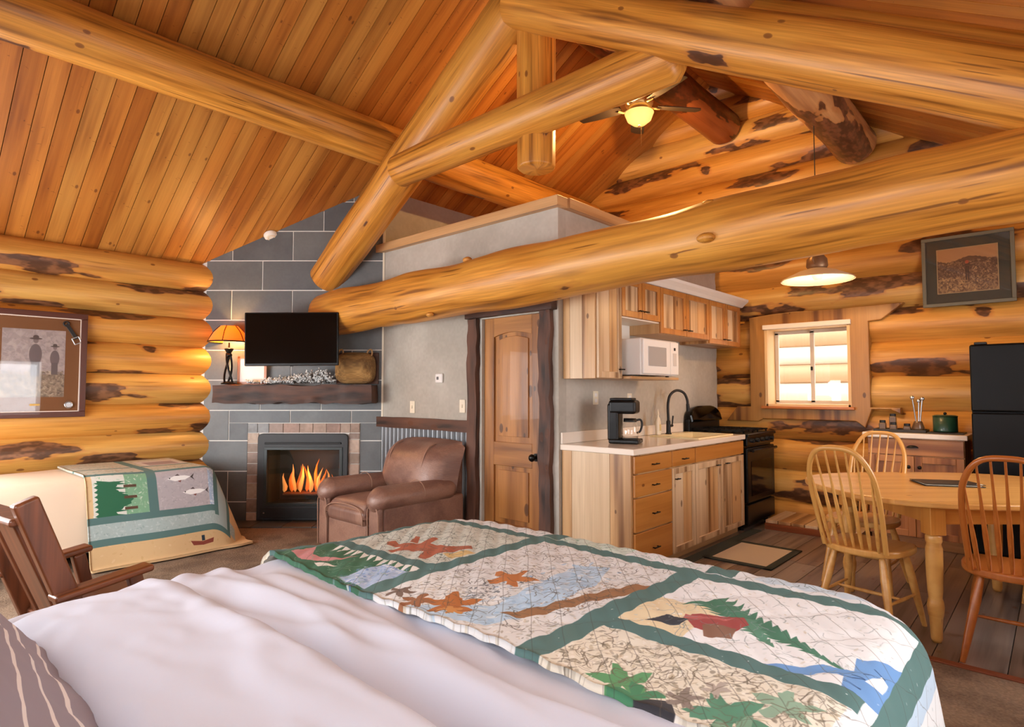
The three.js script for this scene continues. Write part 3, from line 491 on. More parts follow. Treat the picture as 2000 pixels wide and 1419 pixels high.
  // television
  const t = fireThing('television', 'flat black television on a wall arm above the mantel', 'television', 0.065, 1.862, 0.53, 0.05); t.rotation.z = 0.012;
  obj('body', rb(0.893, 0.518, 0.04, 0, 0, 0, 0.008), M.black, t); obj('screen', bx(0.868, 0.485, 0.004, 0, 0.006, 0.02), M.glossBlack, t);
  obj('wall_arm', [rb(0.2, 0.2, 0.02, 0, 0, -0.03), bx(0.05, 0.06, 0.47, 0, 0, -0.265), rb(0.14, 0.2, 0.02, 0, 0, -0.51)], M.iron, t);
  obj('sensor', rb(0.03, 0.012, 0.01, 0, -0.26, 0.01, 0.003), M.blackMatte, t);
}
{ // leather armchair facing the beds (towards -x)
  const a = thing('armchair', 'brown leather armchair with rolled arms in front of the metal wainscot', 'armchair', [3.2, 0, -4.36]);
  const L = M.leather, soft = (w, h, d, x, y, z, r, s = 5) => rb(w, h, d, x, y, z, r, s);
  // local: x back(+)/front(-), z near(+)/far(-)
  obj('base', [soft(0.86, 0.3, 0.6, 0.02, 0.19, 0, 0.02)], L, a, 'x');
  obj('front_panel', soft(0.04, 0.26, 0.56, -0.425, 0.16, 0, 0.015), L, a, 'y');
  const seat = sheet(24, 20, (u, v) => { const x = -0.47 + u * 0.72, z = 0.285 - v * 0.57, e = Math.min(1, Math.min(u, 1 - u) * 8), f = Math.min(1, Math.min(v, 1 - v) * 9); const c = Math.sqrt(Math.max(0, 1 - (1 - e) ** 2)) * Math.sqrt(Math.max(0, 1 - (1 - f) ** 2)); return V3(x, 0.34 + 0.12 * c + 0.025 * Math.sin(PI * u) * Math.sin(PI * v), z); }, 0.02);
  obj('seat_cushion', [seat, soft(0.7, 0.14, 0.56, -0.12, 0.345, 0, 0.05)], L, a, 'x');
  obj('piping', tube([[-0.475, 0.29, -0.27], [-0.48, 0.37, -0.27], [-0.47, 0.415, -0.2], [-0.47, 0.42, 0.2], [-0.48, 0.37, 0.27], [-0.475, 0.29, 0.27]], 0.005, 40, 6), M.piping, a);
  for (const s of [1, -1]) {
    const g = s * 0.375;
    const arm = new THREE.Group(); arm.name = 'arm'; a.add(arm);
    obj('side_panel', soft(0.86, 0.42, 0.14, 0.03, 0.25, g, 0.03), L, arm, 'x');
    // rolled top pad, soft and drooping over the front
    const pad = new THREE.CapsuleGeometry(0.104, 0.66, 10, 24).rotateZ(PI / 2).scale(1, 0.88, 1.05), p = pad.attributes.position;
    for (let i = 0; i < p.count; i++) { const x = p.getX(i), t = sm(-0.15, -0.45, x); p.setY(i, p.getY(i) * (1 + 0.12 * t) - 0.035 * t * t + 0.008 * Math.sin(x * 14)); }
    pad.computeVertexNormals(); obj('arm_pad', pad.translate(-0.05, 0.515, g), L, arm);
    obj('arm_front', soft(0.05, 0.44, 0.15, -0.42, 0.25, g, 0.025), L, arm, 'y');
    obj('piping', [tube([[-0.447, 0.04, g + 0.07], [-0.45, 0.3, g + 0.072], [-0.455, 0.43, g + 0.06], [-0.46, 0.47, g], [-0.455, 0.43, g - 0.06], [-0.45, 0.3, g - 0.072], [-0.447, 0.04, g - 0.07]], 0.005, 48, 6), new THREE.TorusGeometry(0.105, 0.004, 6, 30).rotateY(PI / 2).scale(1, 0.9, 1.06).translate(-0.02, 0.522, g)], M.piping, arm);
  }
  // back: plump cushion with seams and outer shell
  const back = sheet(30, 30, (u, v) => { const z = (0.5 - u) * 0.84, h = v, e = Math.sqrt(Math.max(0, 1 - Math.pow(Math.abs(2 * u - 1), 5))), w = Math.sqrt(Math.max(0, 1 - Math.pow(Math.abs(2 * v - 1), 4))); return V3(0.36 - 0.25 * e * w + 0.12 * h - 0.02 * Math.sin(PI * h), 0.45 + 0.44 * h - 0.02 * Math.pow(Math.abs(2 * u - 1), 3) * h, z); }, 0.03);
  obj('back_cushion', back, L, a);
  obj('back_shell', [extr(shapeOf([[0.3, 0.05], [0.47, 0.05], [0.49, 0.86], [0.44, 0.885], [0.36, 0.5]]), 0.8, 0.02, 4).translate(0, 0, -0.4)], L, a, 'y');
  for (const z of [-0.24, 0.24]) obj('seam', tube([[0.145, 0.5, z], [0.13, 0.62, z], [0.155, 0.76, z], [0.215, 0.86, z], [0.3, 0.892, z]], 0.006, 20, 6), M.piping, a);
  obj('foot', [cyl(0.025, 0.02, 0.04, -0.38, 0.02, 0.35), cyl(0.025, 0.02, 0.04, -0.38, 0.02, -0.35), cyl(0.025, 0.02, 0.04, 0.4, 0.02, 0.35), cyl(0.025, 0.02, 0.04, 0.4, 0.02, -0.35)], M.blackMatte, a);
}
// ───────────────────────── kitchen ─────────────────────────
const KZ = -2.93, FZ = -2.30;          // wall face and cabinet face
const pull = (parent, x, y, z, w = 0.085) => obj('handle', [bar(V3(x - w / 2, y, z + 0.022), V3(x + w / 2, y, z + 0.022), 0.005), bar(V3(x - w / 2 + 0.01, y, z), V3(x - w / 2 + 0.01, y, z + 0.022), 0.0045), bar(V3(x + w / 2 - 0.01, y, z), V3(x + w / 2 - 0.01, y, z + 0.022), 0.0045)], M.iron, parent);
// a door in the x-y plane facing +z: frame and a recessed panel of boards
function cabDoor(parent, x0, x1, y0, y1, z, hx, hy, m = M.hick, boards = 2) {
  const d = new THREE.Group(); d.name = 'door'; parent.add(d); const s = 0.052, g = 0.003; x0 += g; x1 -= g; y0 += g; y1 -= g;
  obj('frame', [ex(x0, x0 + s, y0, y1, z, z + 0.022), ex(x1 - s, x1, y0, y1, z, z + 0.022), ex(x0 + s, x1 - s, y0, y0 + s, z, z + 0.022), ex(x0 + s, x1 - s, y1 - s, y1, z, z + 0.022)], m, d, 'y');
  const bw = (x1 - x0 - 2 * s) / boards; for (let i = 0; i < boards; i++) obj('board', ex(x0 + s + i * bw + 0.001, x0 + s + (i + 1) * bw - 0.001, y0 + s - 0.005, y1 - s + 0.005, z, z + 0.011, 0.002), i % 2 ? M.hickB : M.hick, d, 'y');
  pull(d, hx, hy, z + 0.022, 0.06); return d;
}
function drawer(parent, x0, x1, y0, y1, z, handle = true) { const d = new THREE.Group(); d.name = 'drawer'; parent.add(d); obj('front', ex(x0 + 0.003, x1 - 0.003, y0 + 0.003, y1 - 0.003, z, z + 0.022), M.hickC, d, 'x'); if (handle) pull(d, (x0 + x1) / 2, (y0 + y1) / 2 - 0.01, z + 0.022); }
{
  const A = thing('base_cabinet', 'pale hickory base cabinet with a stack of four drawers, nearest the door', 'cabinet', [0, 0, 0]);
  obj('body', ex(3.80, 4.36, 0.09, 0.892, KZ + 0.005, FZ, 0.003), M.hickB, A, 'y');
  for (const [a, b, m] of [[KZ + 0.005, -2.83, M.hickB], [-2.83, -2.48, M.hick], [-2.48, FZ, M.hickB]]) obj('side_board', ex(3.782, 3.80, 0.0, 0.892, a + 0.001, b - 0.001, 0.002), m, A, 'y');
  obj('toe_kick', ex(3.80, 4.36, 0, 0.09, KZ + 0.01, FZ - 0.05, 0), M.hickB, A, 'x');
  drawer(A, 3.80, 4.36, 0.755, 0.885, FZ); drawer(A, 3.80, 4.36, 0.585, 0.75, FZ); drawer(A, 3.80, 4.36, 0.335, 0.58, FZ); drawer(A, 3.80, 4.36, 0.075, 0.33, FZ);
  const B = thing('base_cabinet', 'hickory base cabinet with one drawer over one narrow door', 'cabinet');
  obj('body', ex(4.362, 4.77, 0.09, 0.892, KZ + 0.005, FZ, 0.003), M.hickB, B, 'y'); obj('toe_kick', ex(4.362, 4.77, 0, 0.09, KZ + 0.01, FZ - 0.05, 0), M.hickB, B, 'x');
  drawer(B, 4.362, 4.77, 0.755, 0.885, FZ); cabDoor(B, 4.362, 4.77, 0.075, 0.75, FZ, 4.43, 0.66);
  const C = thing('base_cabinet', 'hickory sink cabinet with double doors beside the black stove', 'cabinet');
  obj('body', ex(4.772, 5.81, 0.09, 0.7, KZ + 0.005, FZ, 0.003), M.hickB, C, 'y'); obj('body', [ex(4.772, 5.81, 0.7, 0.892, FZ - 0.03, FZ, 0.003), ex(4.772, 4.8, 0.7, 0.892, KZ + 0.005, FZ, 0.003), ex(5.79, 5.81, 0.7, 0.892, KZ + 0.005, FZ, 0.003)], M.hickB, C, 'y');
  obj('toe_kick', ex(4.772, 5.81, 0, 0.09, KZ + 0.01, FZ - 0.05, 0), M.hickB, C, 'x');
  drawer(C, 4.772, 5.81, 0.755, 0.885, FZ, false); cabDoor(C, 4.772, 5.29, 0.075, 0.75, FZ, 5.2, 0.70); cabDoor(C, 5.292, 5.81, 0.075, 0.75, FZ, 5.4, 0.70);
  // countertop with sink cut-out
  const ct = thing('countertop', 'cream laminate countertop with low backsplash and inset sink', 'counter');
  const s = shapeOf([[3.765, 2.265], [5.822, 2.265], [5.822, 2.928], [3.765, 2.928]]); s.holes.push(shapeOf([[4.98, 2.36], [5.66, 2.36], [5.66, 2.78], [4.98, 2.78]]));
  obj('slab', extr(s, 0.046, 0.006).rotateX(-PI / 2).translate(0, 0.893, 0), M.counter, ct);
  obj('backsplash', ex(3.768, 5.822, 0.94, 1.03, KZ + 0.002, KZ + 0.022, 0.004), M.counter, ct);
  const sk = mat({ color: 0xf2e3b4, roughness: 0.3 }); const rim = shapeOf([[4.95, 2.33], [5.69, 2.33], [5.69, 2.81], [4.95, 2.81]]); rim.holes.push(shapeOf([[5.0, 2.38], [5.64, 2.38], [5.64, 2.72], [5.0, 2.72]]));
  obj('sink', [extr(rim, 0.012, 0.003).rotateX(-PI / 2).translate(0, 0.938, 0), bx(0.66, 0.01, 0.38, 5.32, 0.78, -2.55), bx(0.01, 0.165, 0.38, 4.995, 0.86, -2.55), bx(0.01, 0.165, 0.38, 5.645, 0.86, -2.55), bx(0.66, 0.165, 0.01, 5.32, 0.86, -2.375), bx(0.66, 0.165, 0.01, 5.32, 0.86, -2.725)], sk, ct);
  // faucet
  const f = thing('faucet', 'matte black gooseneck pull-down faucet behind the sink', 'faucet', [5.24, 0.95, -2.77]);
  obj('base', lathe([[0, 0], [0.03, 0], [0.03, 0.006], [0.022, 0.012], [0.02, 0.12], [0.014, 0.13], [0, 0.13]], 20), M.blackMatte, f);
  obj('neck', tube([[0, 0.12, 0], [0, 0.3, 0], [0.02, 0.375, 0.015], [0.08, 0.415, 0.05], [0.145, 0.39, 0.09], [0.175, 0.32, 0.11], [0.178, 0.28, 0.112]], 0.0125, 40, 12), M.blackMatte, f);
  obj('spray_head', bar(V3(0.178, 0.285, 0.112), V3(0.182, 0.215, 0.115), 0.016, 0.019, 16), M.blackMatte, f);
  obj('lever', [bar(V3(0.02, 0.075, 0.0), V3(0.06, 0.08, 0.01), 0.013), bar(V3(0.055, 0.08, 0.01), V3(0.075, 0.17, 0.01), 0.006, 0.008)], M.blackMatte, f);
  const sp = thing('soap_bottle', 'cream plastic soap bottle beside the faucet', 'bottle', [5.05, 0.951, -2.775]);
  obj('body', lathe([[0, 0], [0.032, 0], [0.034, 0.01], [0.034, 0.12], [0.026, 0.15], [0.012, 0.17], [0.012, 0.185], [0, 0.185]], 20).scale(1, 1, 0.7), M.cream, sp); obj('cap', lathe([[0, 0.185], [0.013, 0.185], [0.008, 0.215], [0.002, 0.24], [0, 0.24]], 14), M.cream, sp);
  obj('label_print', rb(0.03, 0.06, 0.002, 0, 0.07, 0.024, 0.001), mat({ color: 0xd9c48a, roughness: 0.6 }), sp);
}
{ // coffee maker
  const c = thing('coffee_maker', 'black drip coffee maker with glass carafe on the countertop', 'coffee maker', [4.18, 0.94, -2.62], 0.35);
  obj('base', rb(0.2, 0.035, 0.24, 0, 0.018, 0.03, 0.012, 3), M.black, c); obj('tower', rb(0.19, 0.3, 0.09, 0, 0.17, -0.055, 0.02, 3), M.black, c);
  obj('brew_head', rb(0.2, 0.11, 0.22, 0, 0.29, 0.02, 0.025, 3), M.black, c); obj('lid', rb(0.18, 0.02, 0.18, 0, 0.352, 0.01, 0.008, 2), M.blackMatte, c);
  obj('warming_plate', cyl(0.07, 0.07, 0.006, 0, 0.038, 0.06, 28), M.iron, c); obj('power_switch', rb(0.02, 0.012, 0.006, 0, 0.02, 0.151, 0.002), M.steel, c);
  const k = obj('carafe', lathe([[0.005, 0.045], [0.062, 0.045], [0.072, 0.07], [0.07, 0.12], [0.05, 0.175], [0.047, 0.19], [0.044, 0.19], [0.047, 0.173], [0.066, 0.118], [0.068, 0.072], [0.06, 0.049], [0.005, 0.049]], 28).translate(0, 0, 0.065), new THREE.MeshPhysicalMaterial({ color: 0xffffff, transmission: 1, thickness: 0, roughness: 0.03, ior: 1.45 }), c); k.userData.label = 'clear glass carafe';
  obj('carafe_handle', tube([[0.045, 0.18, 0.1], [0.075, 0.185, 0.135], [0.085, 0.15, 0.145], [0.07, 0.09, 0.13], [0.055, 0.08, 0.11]], 0.009, 20, 8), M.blackMatte, c); obj('carafe_collar', lathe([[0.05, 0.17], [0.053, 0.17], [0.05, 0.198], [0.0, 0.2], [0, 0.195], [0.047, 0.192]], 24).translate(0, 0, 0.065), M.blackMatte, c);
}
{ // gas range
  const s = thing('gas_range', 'black gas range with curved control console between sink cabinet and log wall', 'stove', [6.225, 0, -2.6]);
  const hw = 0.375;
  obj('body', rb(0.75, 0.86, 0.62, 0, 0.47, -0.01, 0.008), M.black, s);
  obj('cooktop', rb(0.76, 0.03, 0.68, 0, 0.925, 0.015, 0.008), M.black, s);
  obj('back_guard', [rb(0.75, 0.13, 0.05, 0, 1.0, -0.28, 0.01)], M.black, s);
  const con = new THREE.Shape(); con.moveTo(-0.365, 0); con.lineTo(0.365, 0); con.lineTo(0.365, 0.07); con.quadraticCurveTo(0.33, 0.155, 0.15, 0.17); con.lineTo(-0.15, 0.17); con.quadraticCurveTo(-0.33, 0.155, -0.365, 0.07); con.closePath();
  obj('console', extr(con, 0.09, 0.02, 10).rotateX(-0.25).translate(0, 1.02, -0.3), M.glossBlack, s);
  obj('front_panel', rb(0.74, 0.1, 0.05, 0, 0.87, 0.315, 0.012), M.black, s);
  for (let i = 0; i < 5; i++) obj('knob', [bar(V3(-0.27 + i * 0.135, 0.872, 0.338), V3(-0.27 + i * 0.135, 0.87, 0.365), 0.022, 0.019, 16), rb(0.006, 0.036, 0.01, -0.27 + i * 0.135, 0.871, 0.368, 0.002)], M.blackMatte, s);
  obj('oven_door', rb(0.74, 0.53, 0.04, 0, 0.535, 0.32, 0.012), M.black, s); obj('oven_window', rb(0.56, 0.34, 0.006, 0, 0.5, 0.341, 0.003), M.glossBlack, s);
  obj('oven_handle', [bar(V3(-0.32, 0.775, 0.375), V3(0.32, 0.775, 0.375), 0.014), bar(V3(-0.3, 0.775, 0.33), V3(-0.3, 0.775, 0.375), 0.012), bar(V3(0.3, 0.775, 0.33), V3(0.3, 0.775, 0.375), 0.012)], M.black, s);
  obj('storage_drawer', rb(0.74, 0.19, 0.035, 0, 0.155, 0.318, 0.01), M.black, s);
  for (const x of [-0.185, 0.185]) for (const z of [-0.13, 0.16]) { const g = []; for (const k of [-0.12, 0, 0.12]) g.push(bx(0.012, 0.014, 0.27, x + k, 0.963, z), bx(0.25, 0.014, 0.012, x, 0.963, z + k)); for (const k of [-0.12, 0.12]) g.push(bx(0.012, 0.03, 0.012, x + k, 0.953, z - 0.12), bx(0.012, 0.03, 0.012, x + k, 0.953, z + 0.12)); obj('grate', g, M.iron, s); obj('burner', [cyl(0.045, 0.05, 0.016, x, 0.946, z, 20)], M.iron, s); }
  obj('foot', [cyl(0.02, 0.02, 0.045, -0.33, 0.022, 0.25), cyl(0.02, 0.02, 0.045, 0.33, 0.022, 0.25), cyl(0.02, 0.02, 0.045, -0.33, 0.022, -0.25), cyl(0.02, 0.02, 0.045, 0.33, 0.022, -0.25)], M.blackMatte, s);
}
{ // wall cabinets
  const UZ = -2.62, T = 2.285;
  const A = thing('wall_cabinet', 'tall hickory wall cabinet with full-height door at the left end', 'cabinet');
  obj('body', ex(3.82, 4.16, 1.455, T, KZ + 0.002, UZ, 0.003), M.hickB, A, 'y');
  for (const [a, b, m] of [[KZ + 0.002, -2.86, M.hickB], [-2.86, -2.74, M.hick], [-2.74, UZ, M.hickB]]) obj('side_board', ex(3.806, 3.82, 1.455, T, a + 0.0008, b - 0.0008, 0.002), m, A, 'y');
  cabDoor(A, 3.82, 4.16, 1.455, T, UZ, 4.13, 1.53);
  const B = thing('microwave_cabinet', 'hickory wall cabinet with open white-lined microwave shelf', 'cabinet');
  obj('upper_body', ex(4.162, 4.80, 1.965, T, KZ + 0.002, UZ, 0.003), M.hickB, B, 'y'); obj('niche_lining', [ex(4.162, 4.80, 1.475, 1.965, KZ + 0.002, KZ + 0.012, 0), ex(4.162, 4.172, 1.475, 1.965, KZ + 0.012, UZ, 0), ex(4.172, 4.80, 1.957, 1.965, KZ + 0.012, UZ, 0)], M.whitePaint, B);
  obj('shelf', ex(4.162, 4.97, 1.455, 1.478, KZ + 0.002, -2.52, 0.004), M.hickB, B, 'x');
  cabDoor(B, 4.162, 4.48, 1.965, T, UZ, 4.44, 2.03, M.hickC, 1); cabDoor(B, 4.482, 4.80, 1.965, T, UZ, 4.53, 2.03, M.hickC, 1);
  const C = thing('wall_cabinet', 'hickory wall cabinet with two doors to the right of the microwave', 'cabinet');
  obj('body', ex(4.802, 5.80, 1.87, T, KZ + 0.002, UZ, 0.003), M.hickB, C, 'y'); cabDoor(C, 4.802, 5.30, 1.87, T, UZ, 5.25, 1.93, M.hickC, 2); cabDoor(C, 5.302, 5.80, 1.87, T, UZ, 5.35, 1.93, M.hickC, 2);
  const D = thing('wall_cabinet', 'hickory wall cabinet with two small doors over the stove', 'cabinet');
  obj('body', ex(5.802, 6.6, 1.84, T, KZ + 0.002, UZ, 0.003), M.hickB, D, 'y'); cabDoor(D, 5.802, 6.2, 1.84, T, UZ, 6.15, 1.9, M.hickC, 2); cabDoor(D, 6.202, 6.6, 1.84, T, UZ, 6.25, 1.9, M.hickC, 2);
  const cr = thing('crown_moulding', 'pale crown moulding along the top of the wall cabinets', 'moulding');
  const prof = shapeOf([[UZ + 0.02, T + 0.002], [UZ + 0.03, T + 0.01], [UZ + 0.05, T + 0.03], [UZ + 0.09, T + 0.06], [UZ + 0.095, T + 0.085], [UZ - 0.02, T + 0.085], [UZ - 0.02, T + 0.002]].map(([z, y]) => [-z, y]));
  obj('moulding', extr(prof, 2.86).rotateY(PI / 2).translate(3.80, 0, 0), M.whitePaint, cr);
  // microwave
  const m = thing('microwave', 'white countertop microwave on the open cabinet shelf', 'microwave', [4.56, 1.478, -2.70]);
  obj('case', rb(0.62, 0.3, 0.38, 0, 0.16, 0.03, 0.012, 2), M.white, m); obj('door', rb(0.45, 0.28, 0.02, -0.08, 0.16, 0.23, 0.006), M.white, m); obj('window', rb(0.3, 0.16, 0.006, -0.08, 0.165, 0.241, 0.01), mat({ color: 0xa9a7a4, roughness: 0.3 }), m);
  obj('control_panel', rb(0.145, 0.28, 0.018, 0.225, 0.16, 0.229, 0.006), M.white, m); obj('display', rb(0.03, 0.025, 0.004, 0.225, 0.24, 0.239, 0.002), M.black, m); obj('keypad', rb(0.06, 0.11, 0.004, 0.225, 0.15, 0.239, 0.002), mat({ color: 0xcfcac4, roughness: 0.5 }), m); obj('foot', [cyl(0.015, 0.015, 0.014, -0.25, 0.005, 0.15), cyl(0.015, 0.015, 0.014, 0.25, 0.005, 0.15), cyl(0.015, 0.015, 0.014, -0.25, 0.005, -0.1), cyl(0.015, 0.015, 0.014, 0.25, 0.005, -0.1)], M.blackMatte, m);
}
{ // side cabinet with its own top, fridge
  const s = thing('side_cabinet', 'hickory side cabinet with cream top between window and refrigerator', 'cabinet', [6.66, 0, -0.965]);
  obj('body', ex(-0.43, 0, 0.09, 0.945, -0.345, 0.365, 0.003), tinted(M.hick, 0xe6b988), s, 'y'); obj('top', ex(-0.475, 0.005, 0.945, 0.99, -0.38, 0.39, 0.008), M.counter, s); obj('toe_kick', ex(-0.38, 0, 0, 0.09, -0.34, 0.36, 0), M.hickC, s);
  const wood = tinted(M.hick, 0xe2b184);
  obj('drawer', ex(-0.452, -0.43, 0.80, 0.935, -0.34, 0.36), wood, s, 'z');
  obj('cup_pull', new THREE.SphereGeometry(0.045, 16, 8, 0, 2 * PI, 0, PI / 2).scale(0.5, 0.5, 1).translate(-0.455, 0.865, 0.0), M.iron, s);
  for (const [a, b, h] of [[-0.34, 0.008, -0.03], [0.012, 0.36, 0.05]]) { const d = new THREE.Group(); d.name = 'door'; s.add(d); const q = 0.055; obj('frame', [ex(-0.452, -0.43, 0.1, 0.79, a, a + q), ex(-0.452, -0.43, 0.1, 0.79, b - q, b), ex(-0.452, -0.43, 0.1, 0.1 + q, a + q, b - q), ex(-0.452, -0.43, 0.79 - q, 0.79, a + q, b - q)], wood, d, 'y'); obj('board', ex(-0.442, -0.43, 0.15, 0.74, a + q, b - q, 0.002), wood, d, 'y'); obj('knob', sph(0.016, -0.47, 0.7, h), M.iron, d); }
  const FR = mat({ color: 0x08090a, roughness: 0.38, specularIntensity: 0.35 });
  const f = thing('refrigerator', 'glossy black refrigerator with freezer on top beside the side cabinet', 'refrigerator', [6.33, 0, -0.18]);
  obj('body', rb(0.6, 1.68, 0.7, 0.02, 0.89, 0, 0.01), FR, f); obj('freezer_door', rb(0.05, 0.53, 0.7, -0.305, 1.46, 0, 0.015, 3), FR, f); obj('main_door', rb(0.05, 1.1, 0.7, -0.305, 0.635, 0, 0.015, 3), FR, f);
  obj('handle', [rb(0.03, 0.3, 0.03, -0.35, 1.36, 0.28, 0.01), rb(0.03, 0.4, 0.03, -0.35, 0.95, 0.28, 0.01)], M.blackMatte, f); obj('base_grille', rb(0.03, 0.07, 0.68, -0.29, 0.045, 0, 0.005), M.blackMatte, f);
  obj('hinge_cap', rb(0.06, 0.02, 0.08, -0.28, 1.737, -0.28, 0.006), M.blackMatte, f);
}
{ // things on the side cabinet
  const Y = 0.99;
  const tr = thing('serving_tray', 'dark metal tray holding jars and utensils on the side cabinet', 'tray', [6.42, Y, -1.08]); const dk = mat({ color: 0x2b2520, roughness: 0.5 });
  obj('bottom', rb(0.2, 0.008, 0.4, 0, 0.004, 0, 0.003), dk, tr); obj('rim', [rb(0.008, 0.025, 0.4, -0.098, 0.014, 0), rb(0.008, 0.025, 0.4, 0.098, 0.014, 0), rb(0.2, 0.025, 0.008, 0, 0.014, -0.198), rb(0.2, 0.025, 0.008, 0, 0.014, 0.198)], dk, tr);
  const gl = mat({ color: 0x6a5038, roughness: 0.3, clearcoat: 0.6 });
  [[6.40, -1.22, 0.09, 'squat brown spice jar at the window end of the tray'], [6.44, -1.145, 0.15, 'tall brown spice jar with lid on the tray'], [6.37, -1.13, 0.075, 'short brown spice jar in front of the tall jar'], [6.40, -1.03, 0.065, 'small brown jar beside the utensil crock']].forEach(([x, z, h, lb]) => { const j = thing('spice_jar', lb, 'jar', [x, Y + 0.0085, z], 0, 'jars on the tray'); obj('glass', rb(0.055, h - 0.02, 0.055, 0, (h - 0.02) / 2, 0, 0.01, 2), gl, j); obj('lid', cyl(0.024, 0.026, 0.022, 0, h - 0.009, 0, 16), M.blackMatte, j); });
  const c = thing('utensil_crock', 'small dark crock with steel tongs and ladles standing on the tray', 'crock', [6.43, Y + 0.0085, -0.95]);
  obj('crock', lathe([[0, 0], [0.045, 0], [0.05, 0.03], [0.036, 0.075], [0.03, 0.09], [0.026, 0.09], [0.03, 0.07], [0.04, 0.03], [0, 0.01]], 20), gl, c);
  for (const [dx, dz, h] of [[-0.012, -0.03, 0.3], [0.01, 0.005, 0.27], [0, 0.03, 0.29]]) obj('utensil', [bar(V3(dx * 0.3, 0.02, dz * 0.3), V3(dx * 2, h, dz * 1.2), 0.005, 0.006), sph(0.018, dx * 2, h, dz * 1.2, 0.5, 1, 1, 10)], M.steel, c);
  const p = thing('canister', 'dark green lidded canister on a black tray beside the refrigerator', 'canister', [6.42, Y + 0.012, -0.75]); const gm = mat({ color: 0x1f4a38, roughness: 0.4, clearcoat: 0.3 });
  obj('body', lathe([[0, 0], [0.088, 0], [0.09, 0.01], [0.09, 0.135], [0, 0.135]], 32), gm, p); obj('lid', lathe([[0, 0.15], [0.07, 0.148], [0.092, 0.14], [0.092, 0.133], [0, 0.133]], 32), gm, p); obj('knob', sph(0.013, 0, 0.16, 0), M.blackMatte, p);
  tag(obj('tray', rb(0.22, 0.011, 0.26, 6.42, Y + 0.0058, -0.74, 0.004), dk), 'flat black tray under the green canister', 'tray');
}
{ // floor mat
  const m = thing('floor_mat', 'beige kitchen mat with dark green border before the sink cabinet', 'mat', [5.08, 0.0, -1.93]);
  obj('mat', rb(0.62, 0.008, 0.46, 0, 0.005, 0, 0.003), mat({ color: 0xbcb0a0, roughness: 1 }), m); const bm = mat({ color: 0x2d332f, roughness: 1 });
  obj('border', [rb(0.74, 0.01, 0.06, 0, 0.0055, -0.245, 0.003), rb(0.74, 0.01, 0.06, 0, 0.0055, 0.245, 0.003), rb(0.06, 0.01, 0.55, -0.34, 0.0055, 0, 0.003), rb(0.06, 0.01, 0.55, 0.34, 0.0055, 0, 0.003)], bm, m);
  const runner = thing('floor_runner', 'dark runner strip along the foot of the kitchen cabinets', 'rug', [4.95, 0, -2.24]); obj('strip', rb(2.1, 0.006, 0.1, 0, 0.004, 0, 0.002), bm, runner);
}
{ // pendant
  const p = thing('pendant_lamp', 'wide shallow metal pendant lamp over the kitchen, hung from a hook in the purlin', 'lamp', [5.5, 2.3, -1.5]);
  const shm = mat({ color: 0xe8d9c6, roughness: 0.35, metalness: 0.2, side: THREE.DoubleSide }), outer = mat({ color: 0x8a6a4c, roughness: 0.4, metalness: 0.5 });
  obj('shade', lathe([[0.285, 0], [0.28, 0.012], [0.15, 0.075], [0.07, 0.1], [0.065, 0.095], [0.148, 0.068], [0.276, 0.004]], 40), shm, p);
  obj('gallery', lathe([[0.07, 0.098], [0.085, 0.12], [0.08, 0.18], [0.05, 0.22], [0.012, 0.24], [0, 0.24]], 24), outer, p);
  for (const s of [-1, 1]) obj('bracket', tube([[s * 0.08, 0.13, 0], [s * 0.12, 0.16, 0], [s * 0.1, 0.2, 0], [s * 0.05, 0.21, 0]], 0.007, 14, 6), outer, p);
  obj('cord', bar(V3(0, 0.24, 0), V3(0, 1.36, 0), 0.004), M.blackMatte, p); obj('hook', tube([[0, 1.36, 0], [0.03, 1.38, 0], [0.03, 1.42, 0], [-0.02, 1.44, 0]], 0.006, 12, 6), M.iron, p);
  obj('bulb', sph(0.045, 0, 0.05, 0, 1, 1.1, 1), M.lampGlow, p);
  const l = new THREE.PointLight(0xffc98a, 3); l.position.set(5.5, 2.35, -1.5); l.castShadow = true; scene.add(l);
}
